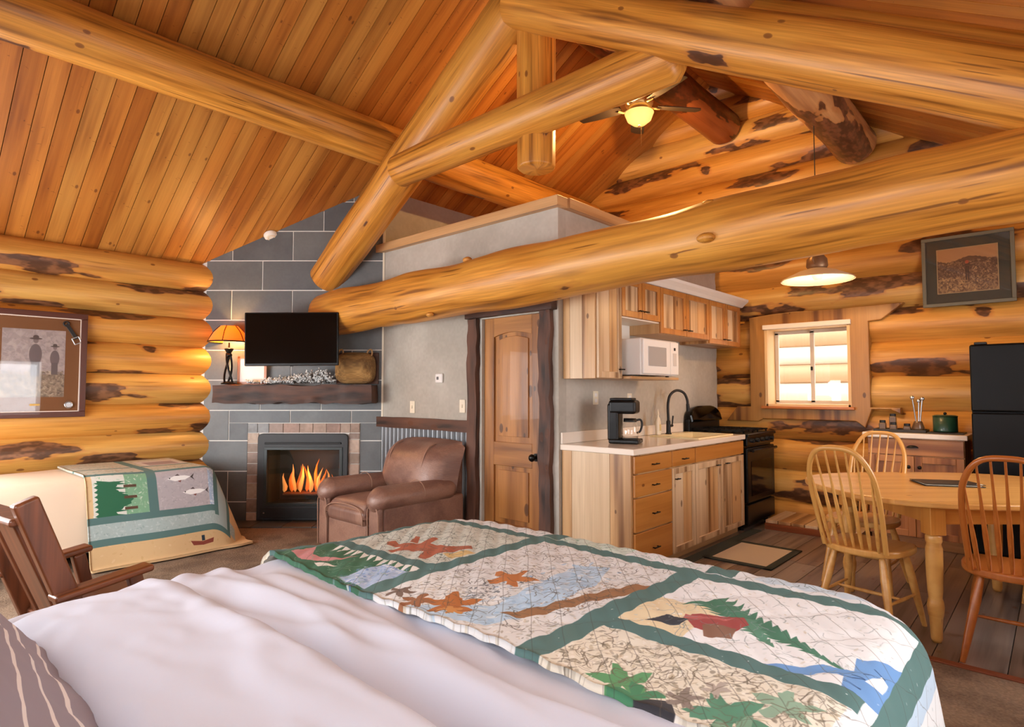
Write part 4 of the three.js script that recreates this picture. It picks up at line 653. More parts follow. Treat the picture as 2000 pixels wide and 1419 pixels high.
{ // ceiling fan
  const f = thing('ceiling_fan', 'dark five-blade ceiling fan with glowing bowl light under the ridge log', 'fan', [4.86, 3.9, -2.83]);
  const brass = mat({ color: 0xd9b878, roughness: 0.35, metalness: 0.7 }), bl = mat({ color: 0x2b221d, roughness: 0.5 });
  obj('motor', lathe([[0, 0.34], [0.05, 0.34], [0.055, 0.28], [0.03, 0.27], [0.03, 0.22], [0.12, 0.2], [0.13, 0.14], [0.11, 0.1], [0.06, 0.09], [0, 0.09]], 28), brass, f);
  for (let k = 0; k < 5; k++) { const a = -0.69 + k * 2 * PI / 5, g = new THREE.Group(); g.name = 'blade'; g.rotation.y = a; f.add(g); const s = new THREE.Shape(); s.moveTo(0.17, -0.05); s.quadraticCurveTo(0.4, -0.075, 0.58, -0.065); s.quadraticCurveTo(0.63, 0, 0.58, 0.065); s.quadraticCurveTo(0.4, 0.075, 0.17, 0.05); s.closePath(); obj('paddle', extr(s, 0.008, 0.002).rotateX(-PI / 2 + 0.2).translate(0, 0.12, 0), bl, g); obj('blade_iron', tube([[0.1, 0.12, 0], [0.15, 0.105, 0.02], [0.2, 0.115, 0]], 0.012, 10, 6), brass, g); }
  obj('light_fitter', lathe([[0, 0.09], [0.08, 0.09], [0.1, 0.07], [0.09, 0.055], [0, 0.055]], 24), brass, f);
  obj('glass_bowl', lathe([[0.001, -0.06], [0.06, -0.05], [0.11, -0.01], [0.135, 0.055], [0.13, 0.06], [0.0, 0.06]], 32), mat({ color: 0xffe9b0, emissive: 0xffc861, emissiveIntensity: 1.5, roughness: 0.5 }), f);
  obj('finial', sph(0.014, 0, -0.068, 0), brass, f); obj('pull_chain', bar(V3(0.0, -0.26, 0.02), V3(0, -0.05, 0.02), 0.002), brass, f);
  const l = new THREE.PointLight(0xffc77a, 10); l.position.set(4.86, 3.9, -2.83); l.castShadow = true; scene.add(l);
}
// ───────────────────────── beds ─────────────────────────
// cloth over a mattress: a (x) and b (z) are lengths along the cloth; beyond the box it bends over the edge
function drape(B, a, b) {
  const K = B.corner ?? 0; let ca = Math.min(B.x1 - K, Math.max(B.x0 + K, a)), cb = Math.min(B.z1 - K, Math.max(B.z0 + K, b)), ea = a - ca, eb = b - cb, e = Math.hypot(ea, eb); if (e < K + 1e-6) return V3(a, B.top, b);
  ea /= e; eb /= e; e -= K; ca += ea * K; cb += eb * K; const R = B.R, q = (PI / 2 - (B.flare ?? 0.12)); let h, d; if (e < R * q) { h = R * Math.sin(e / R); d = R * (1 - Math.cos(e / R)); } else { const k = e - R * q; h = R * Math.sin(q) + k * Math.cos(q); d = R * (1 - Math.cos(q)) + k * Math.sin(q); }
  return V3(ca + ea * h, B.top - d, cb + eb * h);
}
function cloth(nu, nv, B, a0, a1, b0, b1, th, bump) { return sheet(nu, nv, (u, v) => { const a = mix(a0, a1, v), b = mix(b0, b1, u), p = drape(B, a, b); if (bump) { const k = bump(a, b, p); p.y += k[0]; p.x += k[1] ?? 0; p.z += k[2] ?? 0; } p.y = Math.max(p.y, 0.03); return p; }, th); }
function pillowGeo(w, d, t, n = 36, pow = 0.42) {
  const pos = [], uv = [], idx = [], W = n + 1;
  for (const s of [1, -1]) for (let j = 0; j <= n; j++) for (let i = 0; i <= n; i++) {
    const p = (i / n) * 2 - 1, q = (j / n) * 2 - 1, h = Math.pow(Math.max(0, (1 - p ** 4) * (1 - q ** 4)), pow), wr = ((pn(p * 3 + 20 + s, q * 2.2 + 9, 256, 256, 5) - 0.5) * 0.2 + (pn(p * 4 + q * 5 + 30, q * 9 - p * 3 + 9, 256, 256, 2) - 0.5) * 0.16 * (0.4 + Math.max(p * p, q * q))) * h;
    pos.push(p * w / 2 * (1 - 0.05 * q * q * (1 - Math.abs(p)) - 0.04 * (1 - q * q) * Math.abs(p)), s * t / 2 * (h + wr), q * d / 2 * (1 - 0.05 * (1 - p * p))); uv.push(i / n, j / n);
  }
  const T = W * W; for (let j = 0; j < n; j++) for (let i = 0; i < n; i++) { const a = j * W + i, b = a + 1, c = a + W, e = c + 1; idx.push(a, c, b, b, c, e, a + T, b + T, c + T, b + T, e + T, c + T); }
  const g = new THREE.BufferGeometry(); g.setAttribute('position', new THREE.Float32BufferAttribute(pos, 3)); g.setAttribute('uv', new THREE.Float32BufferAttribute(uv, 2)); g.setIndex(idx); g.computeVertexNormals(); return g;
}
// ---- prints for the quilts ----
const GREEN = '#587a78';
function speckle(g, r, x0, y0, x1, y1, cols, n, smin, smax) { for (let i = 0; i < n; i++) { g.fillStyle = cols[Math.floor(r() * cols.length)]; g.globalAlpha = 0.25 + r() * 0.55; g.beginPath(); g.ellipse(x0 + r() * (x1 - x0), y0 + r() * (y1 - y0), smin + r() * (smax - smin), (smin + r() * (smax - smin)) * 0.45, r() * PI, 0, 2 * PI); g.fill(); } g.globalAlpha = 1; }
function poly(g, c, pts) { g.fillStyle = c; g.beginPath(); pts.forEach(([x, y], i) => (i ? g.lineTo(x, y) : g.moveTo(x, y))); g.closePath(); g.fill(); }
function jagTree(g, r, c, x0, y0, x1, y1, w, n) { // fir from root (x0,y0) to tip (x1,y1)
  const dx = x1 - x0, dy = y1 - y0, L = Math.hypot(dx, dy), ux = dx / L, uy = dy / L, nx = -uy, ny = ux, a = [], b = [];
  for (let i = 0; i <= n; i++) { const t = i / n, k = w * (1 - t * 0.92); for (const [s, l] of [[1, a], [-1, b]]) { l.push([x0 + dx * t + nx * s * k * 0.45, y0 + dy * t + ny * s * k * 0.45]); if (i < n) l.push([x0 + dx * (t + 0.1 / n) + nx * s * k * (0.85 + r() * 0.3) - ux * w * 0.1, y0 + dy * (t + 0.1 / n) + ny * s * k * (0.85 + r() * 0.3) - uy * w * 0.1]); } }
  poly(g, c, [...a, ...b.reverse()]);
}
const KA0 = 1.15, KA1 = 2.70, KB0 = -2.95, KB1 = 0.10, S = 660;
const tQuilt = canvasTex(2013, 1023, (g, w, h) => {
  const r = rng(301), X = (b) => (b - KB0) * S, Y = (a) => h - (a - KA0) * S, F = (c, b0, b1, a0, a1) => { g.fillStyle = c; g.fillRect(X(b0), Y(a1), X(b1) - X(b0), Y(a0) - Y(a1)); };
  F('#e2e7ea', KB0, KB1, KA0, KA1); speckle(g, r, 0, 0, w, h, ['#b5c5c9', '#c8d2d4', '#8fa3a5', '#d3d3cc'], 2600, 2, 7);
  F('#d9d2bf', KB0, -2.36, KA0, KA1); speckle(g, r, X(KB0), 0, X(-2.36), h, ['#c6a67a', '#b9b39c', '#9aa594'], 500, 2, 9);
  F('#cddcd2', -1.72, -1.3, 2.08, KA1); speckle(g, r, X(-1.72), 0, X(-0.98), Y(2.08), ['#9cc4a6', '#8fb3a6', '#d9e2df'], 900, 2, 8);
  // deer panel
  F('#cfd5cb', -2.34, -1.74, 1.48, 2.03); speckle(g, r, X(-2.34), Y(2.03), X(-1.74), Y(1.48), ['#93a08f', '#b3bba7', '#e4e6df', '#7d8c84'], 900, 2, 7);
  poly(g, '#b2674c', [[-2.17, 1.62], [-2.12, 1.60], [-2.05, 1.67], [-1.93, 1.70], [-1.84, 1.76], [-1.80, 1.73], [-1.83, 1.66], [-1.86, 1.58], [-1.84, 1.51], [-1.88, 1.51], [-1.93, 1.58], [-2.0, 1.56], [-2.03, 1.5], [-2.07, 1.5], [-2.07, 1.57], [-2.14, 1.55], [-2.18, 1.58]].map(([b, a]) => [X(b), Y(a)]));
  poly(g, '#b2674c', [[-2.10, 1.64], [-2.16, 1.72], [-2.14, 1.73], [-2.07, 1.66]].map(([b, a]) => [X(b), Y(a)])); poly(g, '#b2674c', [[-2.05, 1.66], [-2.08, 1.76], [-2.05, 1.76], [-2.01, 1.68]].map(([b, a]) => [X(b), Y(a)]));
  poly(g, '#d9bd82', [[-1.84, 1.6], [-1.76, 1.58], [-1.75, 1.7], [-1.8, 1.69]].map(([b, a]) => [X(b), Y(a)]));
  // pine and crane strip
  F('#3f6e55', -2.34, -1.74, KA0, 1.41); for (let i = 0; i < 12; i++) poly(g, '#e6e8e4', [[-2.28 + i * 0.045, 1.41], [-2.24 + i * 0.045, 1.41], [-2.22 + i * 0.045, 1.31 + r() * 0.04]].map(([b, a]) => [X(b), Y(a)]));
  F('#aac0dd', -1.9, -1.74, 1.17, 1.36); speckle(g, r, X(-1.92), Y(1.38), X(-1.74), Y(KA0), ['#e8ebf2', '#7f9fd0', '#b9c8e4', '#5f7fb8'], 160, 3, 10);
  poly(g, '#c98b8d', [[-2.33, 1.33], [-2.2, 1.24], [-2.12, 1.27], [-2.06, 1.36], [-2.1, 1.24], [-2.18, 1.18], [-2.3, 1.2]].map(([b, a]) => [X(b), Y(a)])); poly(g, '#e6e0d8', [[-2.12, 1.2], [-2.02, 1.24], [-2.06, 1.18]].map(([b, a]) => [X(b), Y(a)]));
  // leaf panel
  F('#e0e2e2', -1.66, -1.04, KA0, 2.03); speckle(g, r, X(-1.66), Y(2.03), X(-1.04), Y(KA0), ['#b5b3a6', '#8f938c', '#f0f0ee', '#c9bfa9', '#a9a498'], 1500, 2, 8);
  poly(g, '#b9d4ea', [[-1.5, 1.16], [-1.3, 1.34], [-1.32, 1.6], [-1.36, 1.85], [-1.26, 1.92], [-1.17, 1.7], [-1.16, 1.4], [-1.2, 1.2], [-1.36, 1.15]].map(([b, a]) => [X(b), Y(a)])); speckle(g, r, X(-1.42), Y(1.9), X(-1.16), Y(1.2), ['#e6f0f7', '#9cc0de'], 160, 4, 14);
  poly(g, '#9a7250', [[-1.24, 1.3], [-1.18, 1.42], [-1.13, 1.6], [-1.08, 1.82], [-1.03, 1.83], [-1.04, 1.7], [-1.1, 1.5], [-1.16, 1.32]].map(([b, a]) => [X(b), Y(a)])); speckle(g, r, X(-1.2), Y(1.75), X(-1.08), Y(1.4), ['#7d5838', '#b08a66'], 90, 2, 6);
  speckle(g, r, X(-1.46), Y(1.6), X(-1.36), Y(1.28), ['#6b7077', '#4d545c', '#8a8f94'], 160, 2, 8);
  const leaf = (b, a, k, c) => { const p = []; const ph = r() * 6; for (let i = 0; i < 34; i++) { const t = i / 34 * 2 * PI, q = k * (0.62 + 0.26 * Math.cos(5 * t + ph) + 0.16 * (r() - 0.5) + 0.1 * Math.cos(11 * t)); p.push([X(b) + Math.cos(t) * q * S, Y(a) + Math.sin(t) * q * S]); } poly(g, c, p); };
  leaf(-1.40, 1.26, 0.11, '#b5703c'); leaf(-1.42, 1.55, 0.10, '#c07a45'); leaf(-1.5, 1.2, 0.07, '#9c6a4a'); leaf(-1.36, 1.22, 0.05, '#cf9457'); leaf(-1.61, 1.22, 0.06, '#7c6a60');
  // cabin panel
  F('#eef1f3', -0.96, -0.29, 1.50, 2.03); F('#e8d9b4', -0.96, -0.76, 1.50, 1.76); speckle(g, r, X(-0.96), Y(2.03), X(-0.35), Y(1.5), ['#dde3e2', '#c9d2d0', '#ffffff', '#d4cfc0'], 500, 2, 6);
  jagTree(g, r, '#4b8069', X(-0.84), Y(1.83), X(-0.40), Y(1.60), 62, 14); jagTree(g, r, '#5a8f78', X(-0.70), Y(1.74), X(-0.56), Y(1.60), 40, 7);
  poly(g, '#a5504e', [[-0.82, 1.68], [-0.70, 1.76], [-0.66, 1.70], [-0.68, 1.62], [-0.76, 1.57], [-0.81, 1.62]].map(([b, a]) => [X(b), Y(a)])); poly(g, '#8d6a58', [[-0.76, 1.62], [-0.68, 1.66], [-0.66, 1.58], [-0.72, 1.54]].map(([b, a]) => [X(b), Y(a)])); poly(g, '#c06a68', [[-0.83, 1.66], [-0.71, 1.73], [-0.73, 1.69], [-0.82, 1.62]].map(([b, a]) => [X(b), Y(a)]));
  poly(g, '#3c424b', [[-0.89, 1.53], [-0.80, 1.56], [-0.80, 1.62], [-0.87, 1.62]].map(([b, a]) => [X(b), Y(a)]));
  const pond = [[-0.55, 1.50], [-0.49, 1.53], [-0.44, 1.59], [-0.38, 1.61], [-0.39, 1.68], [-0.30, 1.76], [-0.30, 1.50]]; poly(g, '#6f9bd0', pond.map(([b, a]) => [X(b), Y(a)])); g.strokeStyle = '#33507c'; g.lineWidth = 2; for (let i = 0; i < 8; i++) { g.beginPath(); g.moveTo(X(-0.46 + i * 0.02), Y(1.5 + i * 0.022)); g.lineTo(X(-0.35), Y(1.5 + i * 0.022 + (i % 2) * 0.02)); g.stroke(); }
  poly(g, '#eef1f3', [[-0.46, 1.50], [-0.43, 1.55], [-0.39, 1.56], [-0.38, 1.50]].map(([b, a]) => [X(b), Y(a)])); poly(g, '#eef1f3', [[-0.35, 1.58], [-0.33, 1.66], [-0.31, 1.64], [-0.31, 1.58]].map(([b, a]) => [X(b), Y(a)]));
  // birch and bear strip
  F('#e4dfcf', -0.96, -0.35, KA0, 1.43); speckle(g, r, X(-0.96), Y(1.43), X(-0.35), Y(KA0), ['#c2b79c', '#a39a86', '#f0ede4', '#8c8676'], 700, 2, 9);
  for (const [b, a, k, c] of [[-0.76, 1.2, 0.09, '#5f9a6a'], [-0.7, 1.16, 0.08, '#4b8a66'], [-0.52, 1.22, 0.1, '#5a8f76'], [-0.44, 1.32, 0.08, '#8fae98'], [-0.47, 1.17, 0.08, '#7fa890']]) leaf(b, a, k, c); poly(g, '#3a3b40', [[-0.7, 1.15], [-0.63, 1.19], [-0.6, 1.15]].map(([b, a]) => [X(b), Y(a)])); leaf(-0.62, 1.22, 0.05, '#8f847c'); leaf(-0.58, 1.3, 0.04, '#b5aca2');
  // pale blue pieces of the outer border near the foot corner
  F('#c9dbe8', -0.80, -0.42, 2.11, 2.2); F('#b9cfe2', -0.27, -0.19, 1.5, 2.0);
  // scratchy twig print over the pale panels
  const twig = (b0, b1, a0, a1, n, c) => { g.strokeStyle = c; for (let i = 0; i < n; i++) { let x = X(b0 + r() * (b1 - b0)), y = Y(a0 + r() * (a1 - a0)), t = r() * 2 * PI; g.lineWidth = 0.8 + r() * 1.6; g.globalAlpha = 0.35 + r() * 0.45; g.beginPath(); g.moveTo(x, y); for (let k = 0; k < 4; k++) { t += (r() - 0.5) * 1.6; x += Math.cos(t) * (4 + r() * 9); y += Math.sin(t) * (4 + r() * 9); g.lineTo(x, y); } g.stroke(); } g.globalAlpha = 1; };
  twig(-2.32, -1.76, 1.5, 2.0, 260, '#4f5a55'); twig(-1.64, -1.06, 1.17, 2.0, 420, '#565350'); twig(-0.94, -0.37, 1.17, 1.41, 240, '#6a6152'); twig(-0.94, -0.37, 1.52, 2.0, 120, '#8a979a'); twig(-2.4, -0.3, 2.1, 2.6, 500, '#5e6f6c'); twig(-2.3, -1.76, 1.17, 1.3, 60, '#8fb09c');
  // green sashing
  F(GREEN, -2.44, -0.2, 2.02, 2.085); for (const b of [-1.70, -1.0]) F(GREEN, b - 0.04, b + 0.04, KA0, 2.06); F(GREEN, -2.38, -2.33, KA0, 2.06); F(GREEN, -0.30, -0.235, KA0, 2.06); F(GREEN, -2.36, -1.7, 1.41, 1.48); F(GREEN, -1.0, -0.33, 1.43, 1.50); F(GREEN, -0.97, -0.87, 2.09, 2.2); F(GREEN, -1.73, -1.63, 2.09, KA1); F(GREEN, -0.24, 0.1, 1.40, 1.5); F(GREEN, -0.24, 0.1, 2.03, 2.09); F(GREEN, KB0, -2.38, 1.6, 1.66);
  speckle(g, r, 0, 0, w, h, ['#ffffff', '#6b6f70'], 900, 1, 3);
  g.strokeStyle = 'rgba(70,65,60,0.4)'; g.lineWidth = 1.5; const st = 0.115 * S; for (let i = -20; i < 60; i++) { g.beginPath(); for (let k = 0; k <= 20; k++) { const y = k / 20 * h, x = i * st + y * 0.9 + Math.sin(k * 1.3 + i) * 3; k ? g.lineTo(x, y) : g.moveTo(x, y); } g.stroke(); g.beginPath(); for (let k = 0; k <= 20; k++) { const y = k / 20 * h, x = i * st - y * 0.9 + Math.sin(k * 1.7 + i) * 3; k ? g.lineTo(x, y) : g.moveTo(x, y); } if (i % 2) g.stroke(); }
});
{ // the big bed
  const bed = thing('king_bed', 'big bed with white mattress in the foreground', 'bed', [0, 0, 0]);
  obj('mattress', rb(2.23, 0.34, 1.98, 1.075, 0.47, -1.37, 0.1, 4), M.linen, bed); obj('box_spring', rb(2.1, 0.2, 1.9, 1.04, 0.2, -1.38, 0.02), tinted(M.carpet, 0x8a7a6a), bed, 'x');
  obj('leg', [bx(0.06, 0.1, 0.06, 0.1, 0.05, -2.25), bx(0.06, 0.1, 0.06, 1.95, 0.05, -2.25), bx(0.06, 0.1, 0.06, 0.1, 0.05, -0.55), bx(0.06, 0.1, 0.06, 1.95, 0.05, -0.55)], M.blackMatte, bed);
  obj('headboard', [rb(0.05, 1.0, 2.0, -0.09, 0.55, -1.41, 0.01)], M.rocker, bed, 'z');
  const B = { x0: -5, x1: 2.15, z0: -2.34, z1: -0.40, R: 0.11, top: 0.668, flare: 0.1, corner: 0.22 };
  // folds of the duvet run across the bed, parallel to the foot
  const ridge = (a, b, a0, sl, b0, b1, w, h) => { const c = a0 + sl * (b - b0) + 0.02 * Math.sin(b * 4 + a0 * 9), t = a - c, f = sm(b0, b0 + 0.3, b) * (1 - sm(b1 - 0.3, b1, b)); return h * f * (t > 0 ? Math.exp(-((t / w) ** 2)) : Math.exp(-((t / (w * 2.2)) ** 2))); };
  const fold = (a, b) => { let y = 0; y += ridge(a, b, 1.02, -0.02, -2.3, 0.2, 0.05, 0.03) + ridge(a, b, 0.86, 0.06, -2.5, 0.2, 0.04, 0.028) + ridge(a, b, 0.98, -0.10, -2.6, -1.2, 0.03, 0.018) + ridge(a, b, 0.74, 0.10, -2.4, -0.4, 0.035, 0.02) + ridge(a, b, 1.1, -0.14, -1.9, -0.5, 0.03, 0.014);
    const w = pn(b * 1.6 + 3, a * 2 + 9, 256, 256, 2); y += 0.007 * Math.sin(a * 34 + b * 11 + w * 9) * sm(0.4, 0.8, w) + 0.007 * (pn(a * 5 + b * 2.2, b * 1.4, 256, 256, 7) - 0.5) * 2 + 0.006 * (pn(a * 13 + b * 5, b * 3.3 - a * 2, 256, 256, 4) - 0.5) * 2 + 0.0035 * Math.sin(b * 46 + a * 21 + 14 * w) * sm(0.35, 0.7, pn(a * 3 + 5, b * 2.1, 256, 256, 9)); return y * sm(1.3, 1.12, a) + 0.004; };
  const duvet = obj('duvet', cloth(200, 130, B, 0.22, 1.35, -2.86, -0.1, 0.02, (a, b) => [fold(a, b)]), M.linen); tag(duvet, 'rumpled white duvet spread over the big bed', 'duvet');
  const Q = { ...B, top: 0.695, R: 0.13, flare: 0.16 };
  const puff = (a, b) => { const st = 0.115, p = (a * 0.9 + b) / st, q = (b - a * 0.9) / (2 * st); const d = Math.min(Math.abs(p - Math.round(p)), Math.abs(q - Math.round(q)) * 2); return 0.006 * sm(0, 0.35, d) - 0.004 + 0.008 * (pn(a * 3.2 + 4, b * 2.4, 256, 256, 6) - 0.5) * 2 + 0.012 * Math.sin(b * 5 + 1) * sm(1.4, 1.15, a); };
  const qm = mat({ roughness: 0.95 }); qm.map = tQuilt;
  const quilt = obj('quilt', cloth(200, 110, Q, KA0, KA1, KB0, KB1, 0.02, (a, b) => [puff(a, b) + 0.008]), qm); tag(quilt, 'patchwork quilt with wildlife panels and green sashing across the foot of the big bed', 'quilt');
  // pillows
  const p1 = thing('pillow', 'plump white pillow lying across the big bed in front', 'pillow', [0.462, 0.752, -1.34]); p1.rotation.set(0, 0.03, 0.06);
  obj('case', pillowGeo(0.41, 1.26, 0.195, 60, 0.38), M.linen, p1); obj('hem', tube([[-0.19, 0.0, -0.56], [-0.197, 0.006, -0.3], [-0.199, 0.008, 0], [-0.197, 0.006, 0.3], [-0.19, 0.0, 0.56]], 0.007, 40, 6), M.cream, p1);
  const stripe = canvasTex(512, 512, (g) => { g.fillStyle = '#a09ba8'; g.fillRect(0, 0, 512, 512); g.fillStyle = '#f1eeee'; for (let i = 0; i < 9; i++) g.fillRect(18 + i * 57, 0, 9, 512); });
  const sm2 = mat({ roughness: 0.9 }); sm2.map = stripe;
  const p2 = thing('pillow', 'grey pillow with thin white stripes at the head of the big bed', 'pillow', [0.115, 0.86, -1.22]); p2.rotation.set(0, -0.05, 0.95); p2.rotation.order = 'YXZ'; p2.rotation.z = -0.85;
  obj('case', pillowGeo(0.52, 1.1, 0.19, 40), sm2, p2);
}
const TA0 = 1.22, TA1 = 2.88, TB0 = -6.55, TB1 = -4.80, S2 = 620;
const tTwin = canvasTex(1085, 1029, (g, w, h) => {       // canvas x along the drop (b), y along the bed (a)
  const r = rng(77), X = (b) => (b - TB0) * S2, Y = (a) => h - (a - TA0) * S2, F = (c, b0, b1, a0, a1) => { g.fillStyle = c; g.fillRect(X(b0), Y(a1), X(b1) - X(b0), Y(a0) - Y(a1)); }, P = (c, l) => poly(g, c, l.map(([b, a]) => [X(b), Y(a)]));
  F('#d8b98a', TB0, TB1, TA0, TA1); speckle(g, r, 0, 0, w, h, ['#cfae7d', '#e0c69c', '#c9a673'], 900, 3, 12);
  const E = -5.62;                                         // top edge of the near side
  F('#b9b8a8', TB0, E, TA0, 2.25); speckle(g, r, X(TB0), Y(2.25), X(E), Y(TA0), ['#7f9a82', '#a5765a', '#d9d6cc', '#5f7d66', '#c9b48f'], 1100, 3, 12); F('#c9c6c4', -6.4, -5.95, 1.75, 2.1); F('#9c8f92', -6.3, -6.05, 1.8, 2.05);
  F('#d9dbd2', E, E + 0.357, 1.26, 1.64); F('#7fae8c', E, E + 0.357, 1.48, 1.64); speckle(g, r, X(E), Y(1.64), X(E + 0.357), Y(1.26), ['#8dbd9a', '#e4e6de', '#a9c9ae'], 200, 3, 9);
  // fir lying on its side with ladder rungs
  const fir = []; for (let i = 0; i <= 16; i++) { const t = i / 16; fir.push([E + 0.068 + t * 0.3, 1.48 - 0.02 * (i % 2) - 0.06 * Math.sin(t * 9)]); } for (let i = 16; i >= 0; i--) { const t = i / 16; fir.push([E + 0.068 + t * 0.3, 1.27 + 0.03 * (i % 2)]); } P('#2f6a4c', fir); for (let i = 0; i < 9; i++) P('#2f6a4c', [[E + 0.051 + i * 0.036, 1.29], [E + 0.093 + i * 0.036, 1.5], [E + 0.102 + i * 0.036, 1.3]]);
  for (const k of [0.1, 0.19, 0.28]) F('#5d4636', E + k, E + k + 0.022, 1.47, 1.56);
  F('#b3aeb2', E, E + 0.340, 1.71, 2.17); speckle(g, r, X(E), Y(2.17), X(E + 0.340), Y(1.71), ['#a5a0a6', '#c2bdc0'], 300, 3, 10); F('#a9c1da', E, E + 0.340, 2.12, 2.19); speckle(g, r, X(E), Y(2.19), X(E + 0.340), Y(2.12), ['#e8eef5'], 60, 3, 10);
  const fish = (b, a) => { P('#f2f2f0', [[b, a], [b - 0.022, a + 0.06], [b - 0.018, a + 0.14], [b - 0.004, a + 0.185], [b + 0.018, a + 0.14], [b + 0.024, a + 0.06]]); P('#4a4444', [[b - 0.03, a + 0.215], [b, a + 0.18], [b + 0.03, a + 0.215], [b + 0.004, a + 0.2]]); P('#5a5050', [[b - 0.022, a + 0.06], [b - 0.038, a + 0.085], [b - 0.02, a + 0.1]]); P('#7a4a42', [[b + 0.024, a + 0.08], [b + 0.038, a + 0.1], [b + 0.02, a + 0.11]]); g.fillStyle = '#222'; g.beginPath(); g.arc(X(b - 0.004), Y(a + 0.02), 3, 0, 7); g.fill(); };
  fish(E + 0.085, 1.79); fish(E + 0.212, 1.90);
  F('#a9bcbb', E + 0.391, E + 0.527, TA0, 2.6); speckle(g, r, X(E + 0.391), Y(2.6), X(E + 0.527), Y(TA0), ['#c4d2d2', '#94a9a8', '#bccac6'], 400, 3, 9);
  F('#a9bcbb', TB0, E + 0.527, 2.26, 2.42);
  F(GREEN, E + 0.340, E + 0.395, TA0, 2.25); F(GREEN, E + 0.510, E + 0.565, TA0, 2.48); F(GREEN, TB0, E + 0.374, 1.64, 1.71); F(GREEN, TB0, E + 0.425, 2.19, 2.26); F(GREEN, TB0, E + 0.561, 2.42, 2.48); F(GREEN, E - 0.03, E, TA0, 2.2); F(GREEN, -6.0, -5.95, TA0, 2.2);
  P('#8a4436', [[E + 0.63, 1.92], [E + 0.67, 1.94], [E + 0.68, 2.02], [E + 0.67, 2.10], [E + 0.63, 2.12], [E + 0.65, 2.02]]); F('#2b3a4a', E + 0.6, E + 0.645, 2.01, 2.035);
});
{ // twin bed along the log wall
  const bed = thing('twin_bed', 'narrow bed against the log wall', 'bed', [0, 0, 0]);
  obj('mattress', rb(2.2, 0.3, 0.94, 1.07, 0.5, -6.07, 0.07, 4), M.linen, bed); obj('box_spring', rb(2.16, 0.24, 0.92, 1.07, 0.22, -6.07, 0.02), M.white, bed);
  obj('leg', [bx(0.06, 0.1, 0.06, 0.1, 0.05, -5.7), bx(0.06, 0.1, 0.06, 2.05, 0.05, -5.7), bx(0.06, 0.1, 0.06, 0.1, 0.05, -6.4), bx(0.06, 0.1, 0.06, 2.05, 0.05, -6.4)], M.blackMatte, bed);
  const B = { x0: -5, x1: 2.10, z0: -9, z1: -5.68, R: 0.1, top: 0.665, flare: 0.2 };
  const bl = obj('blanket', cloth(60, 60, B, 0.1, 1.4, -6.53, -5.12, 0.018, (a, b) => [0.006 * (pn(a * 4, b * 5, 256, 256, 3) - 0.5) * 2 + 0.002]), mat({ color: 0xe3cdb4, roughness: 0.95 })); tag(bl, 'smooth cream blanket on the narrow bed by the log wall', 'blanket');
  const Q = { ...B, top: 0.69, R: 0.12, flare: 0.36 }; const qm = mat({ roughness: 0.95 }); qm.map = tTwin;
  const q = obj('quilt', cloth(110, 100, Q, TA0, TA1, TB0, TB1, 0.018, (a, b) => [0.006 * (pn(a * 3, b * 3.4, 256, 256, 3) - 0.5) * 2 + 0.008, 0.012 * Math.sin(b * 9) * sm(2.2, 2.6, a), 0.01 * Math.sin(a * 8) * sm(-5.5, -5, b)]), qm); tag(q, 'patchwork quilt with fish, fir and canoe panels hanging over the narrow bed', 'quilt');
}
{ // wooden rocking chair between the beds
  const c = thing('rocking_chair', 'dark wooden mission rocking chair with slatted back between the two beds', 'chair', [0.70, 0, -3.19], 0.16);
  const W = M.rocker, beam = (a, b, w, t, name) => { const L = a.distanceTo(b); return obj(name, align(rb(w, L, t, 0, L / 2, 0, 0.012, 2), a, b), W, c, 'y'); };
  for (const s of [1, -1]) {
    beam(V3(-0.31, 0.945, s * 0.27), V3(-0.02, 0.17, s * 0.27), 0.085, 0.055, 'back_post');
    obj('arm', [rb(0.36, 0.03, 0.085, -0.04, 0, s * 0.29, 0.012, 2).rotateZ(0.12).translate(0, 0.585, 0)], W, c, 'x');
    beam(V3(0.08, 0.585, s * 0.27), V3(0.2, 0.1, s * 0.27), 0.055, 0.05, 'front_post');
    const rk = []; for (let i = 0; i <= 12; i++) { const t = i / 12, x = -0.5 + t * 0.98; rk.push([x, 0.02 + 0.28 * Math.pow(x + 0.05, 2)]); } obj('rocker_runner', extr(shapeOf([...rk, ...rk.slice().reverse().map(([x, y]) => [x, y + 0.045])]), 0.045, 0.005, 2).translate(0, 0, s * 0.27 - 0.022), W, c, 'x');
    obj('side_rail', rb(0.3, 0.07, 0.025, 0.08, 0.33, s * 0.27, 0.004).rotateZ(0.0), W, c, 'x');
  }
  beam(V3(-0.29, 0.86, -0.25), V3(-0.29, 0.86, 0.25), 0.11, 0.03, 'top_rail'); beam(V3(-0.085, 0.38, -0.25), V3(-0.085, 0.38, 0.25), 0.07, 0.03, 'bottom_rail'); beam(V3(0.21, 0.35, -0.25), V3(0.21, 0.35, 0.25), 0.07, 0.03, 'front_rail');
  for (const [z, w] of [[-0.165, 0.05], [-0.01, 0.2]]) beam(V3(-0.275, 0.83, z), V3(-0.1, 0.39, z), 0.022, w, 'slat');
  beam(V3(-0.275, 0.83, 0.165), V3(-0.1, 0.39, 0.165), 0.02, 0.03, 'slat');
  obj('seat', rb(0.36, 0.06, 0.52, 0.09, 0.4, 0, 0.025, 3).rotateZ(0.05), mat({ color: 0x6b4026, roughness: 0.5 }), c);
}
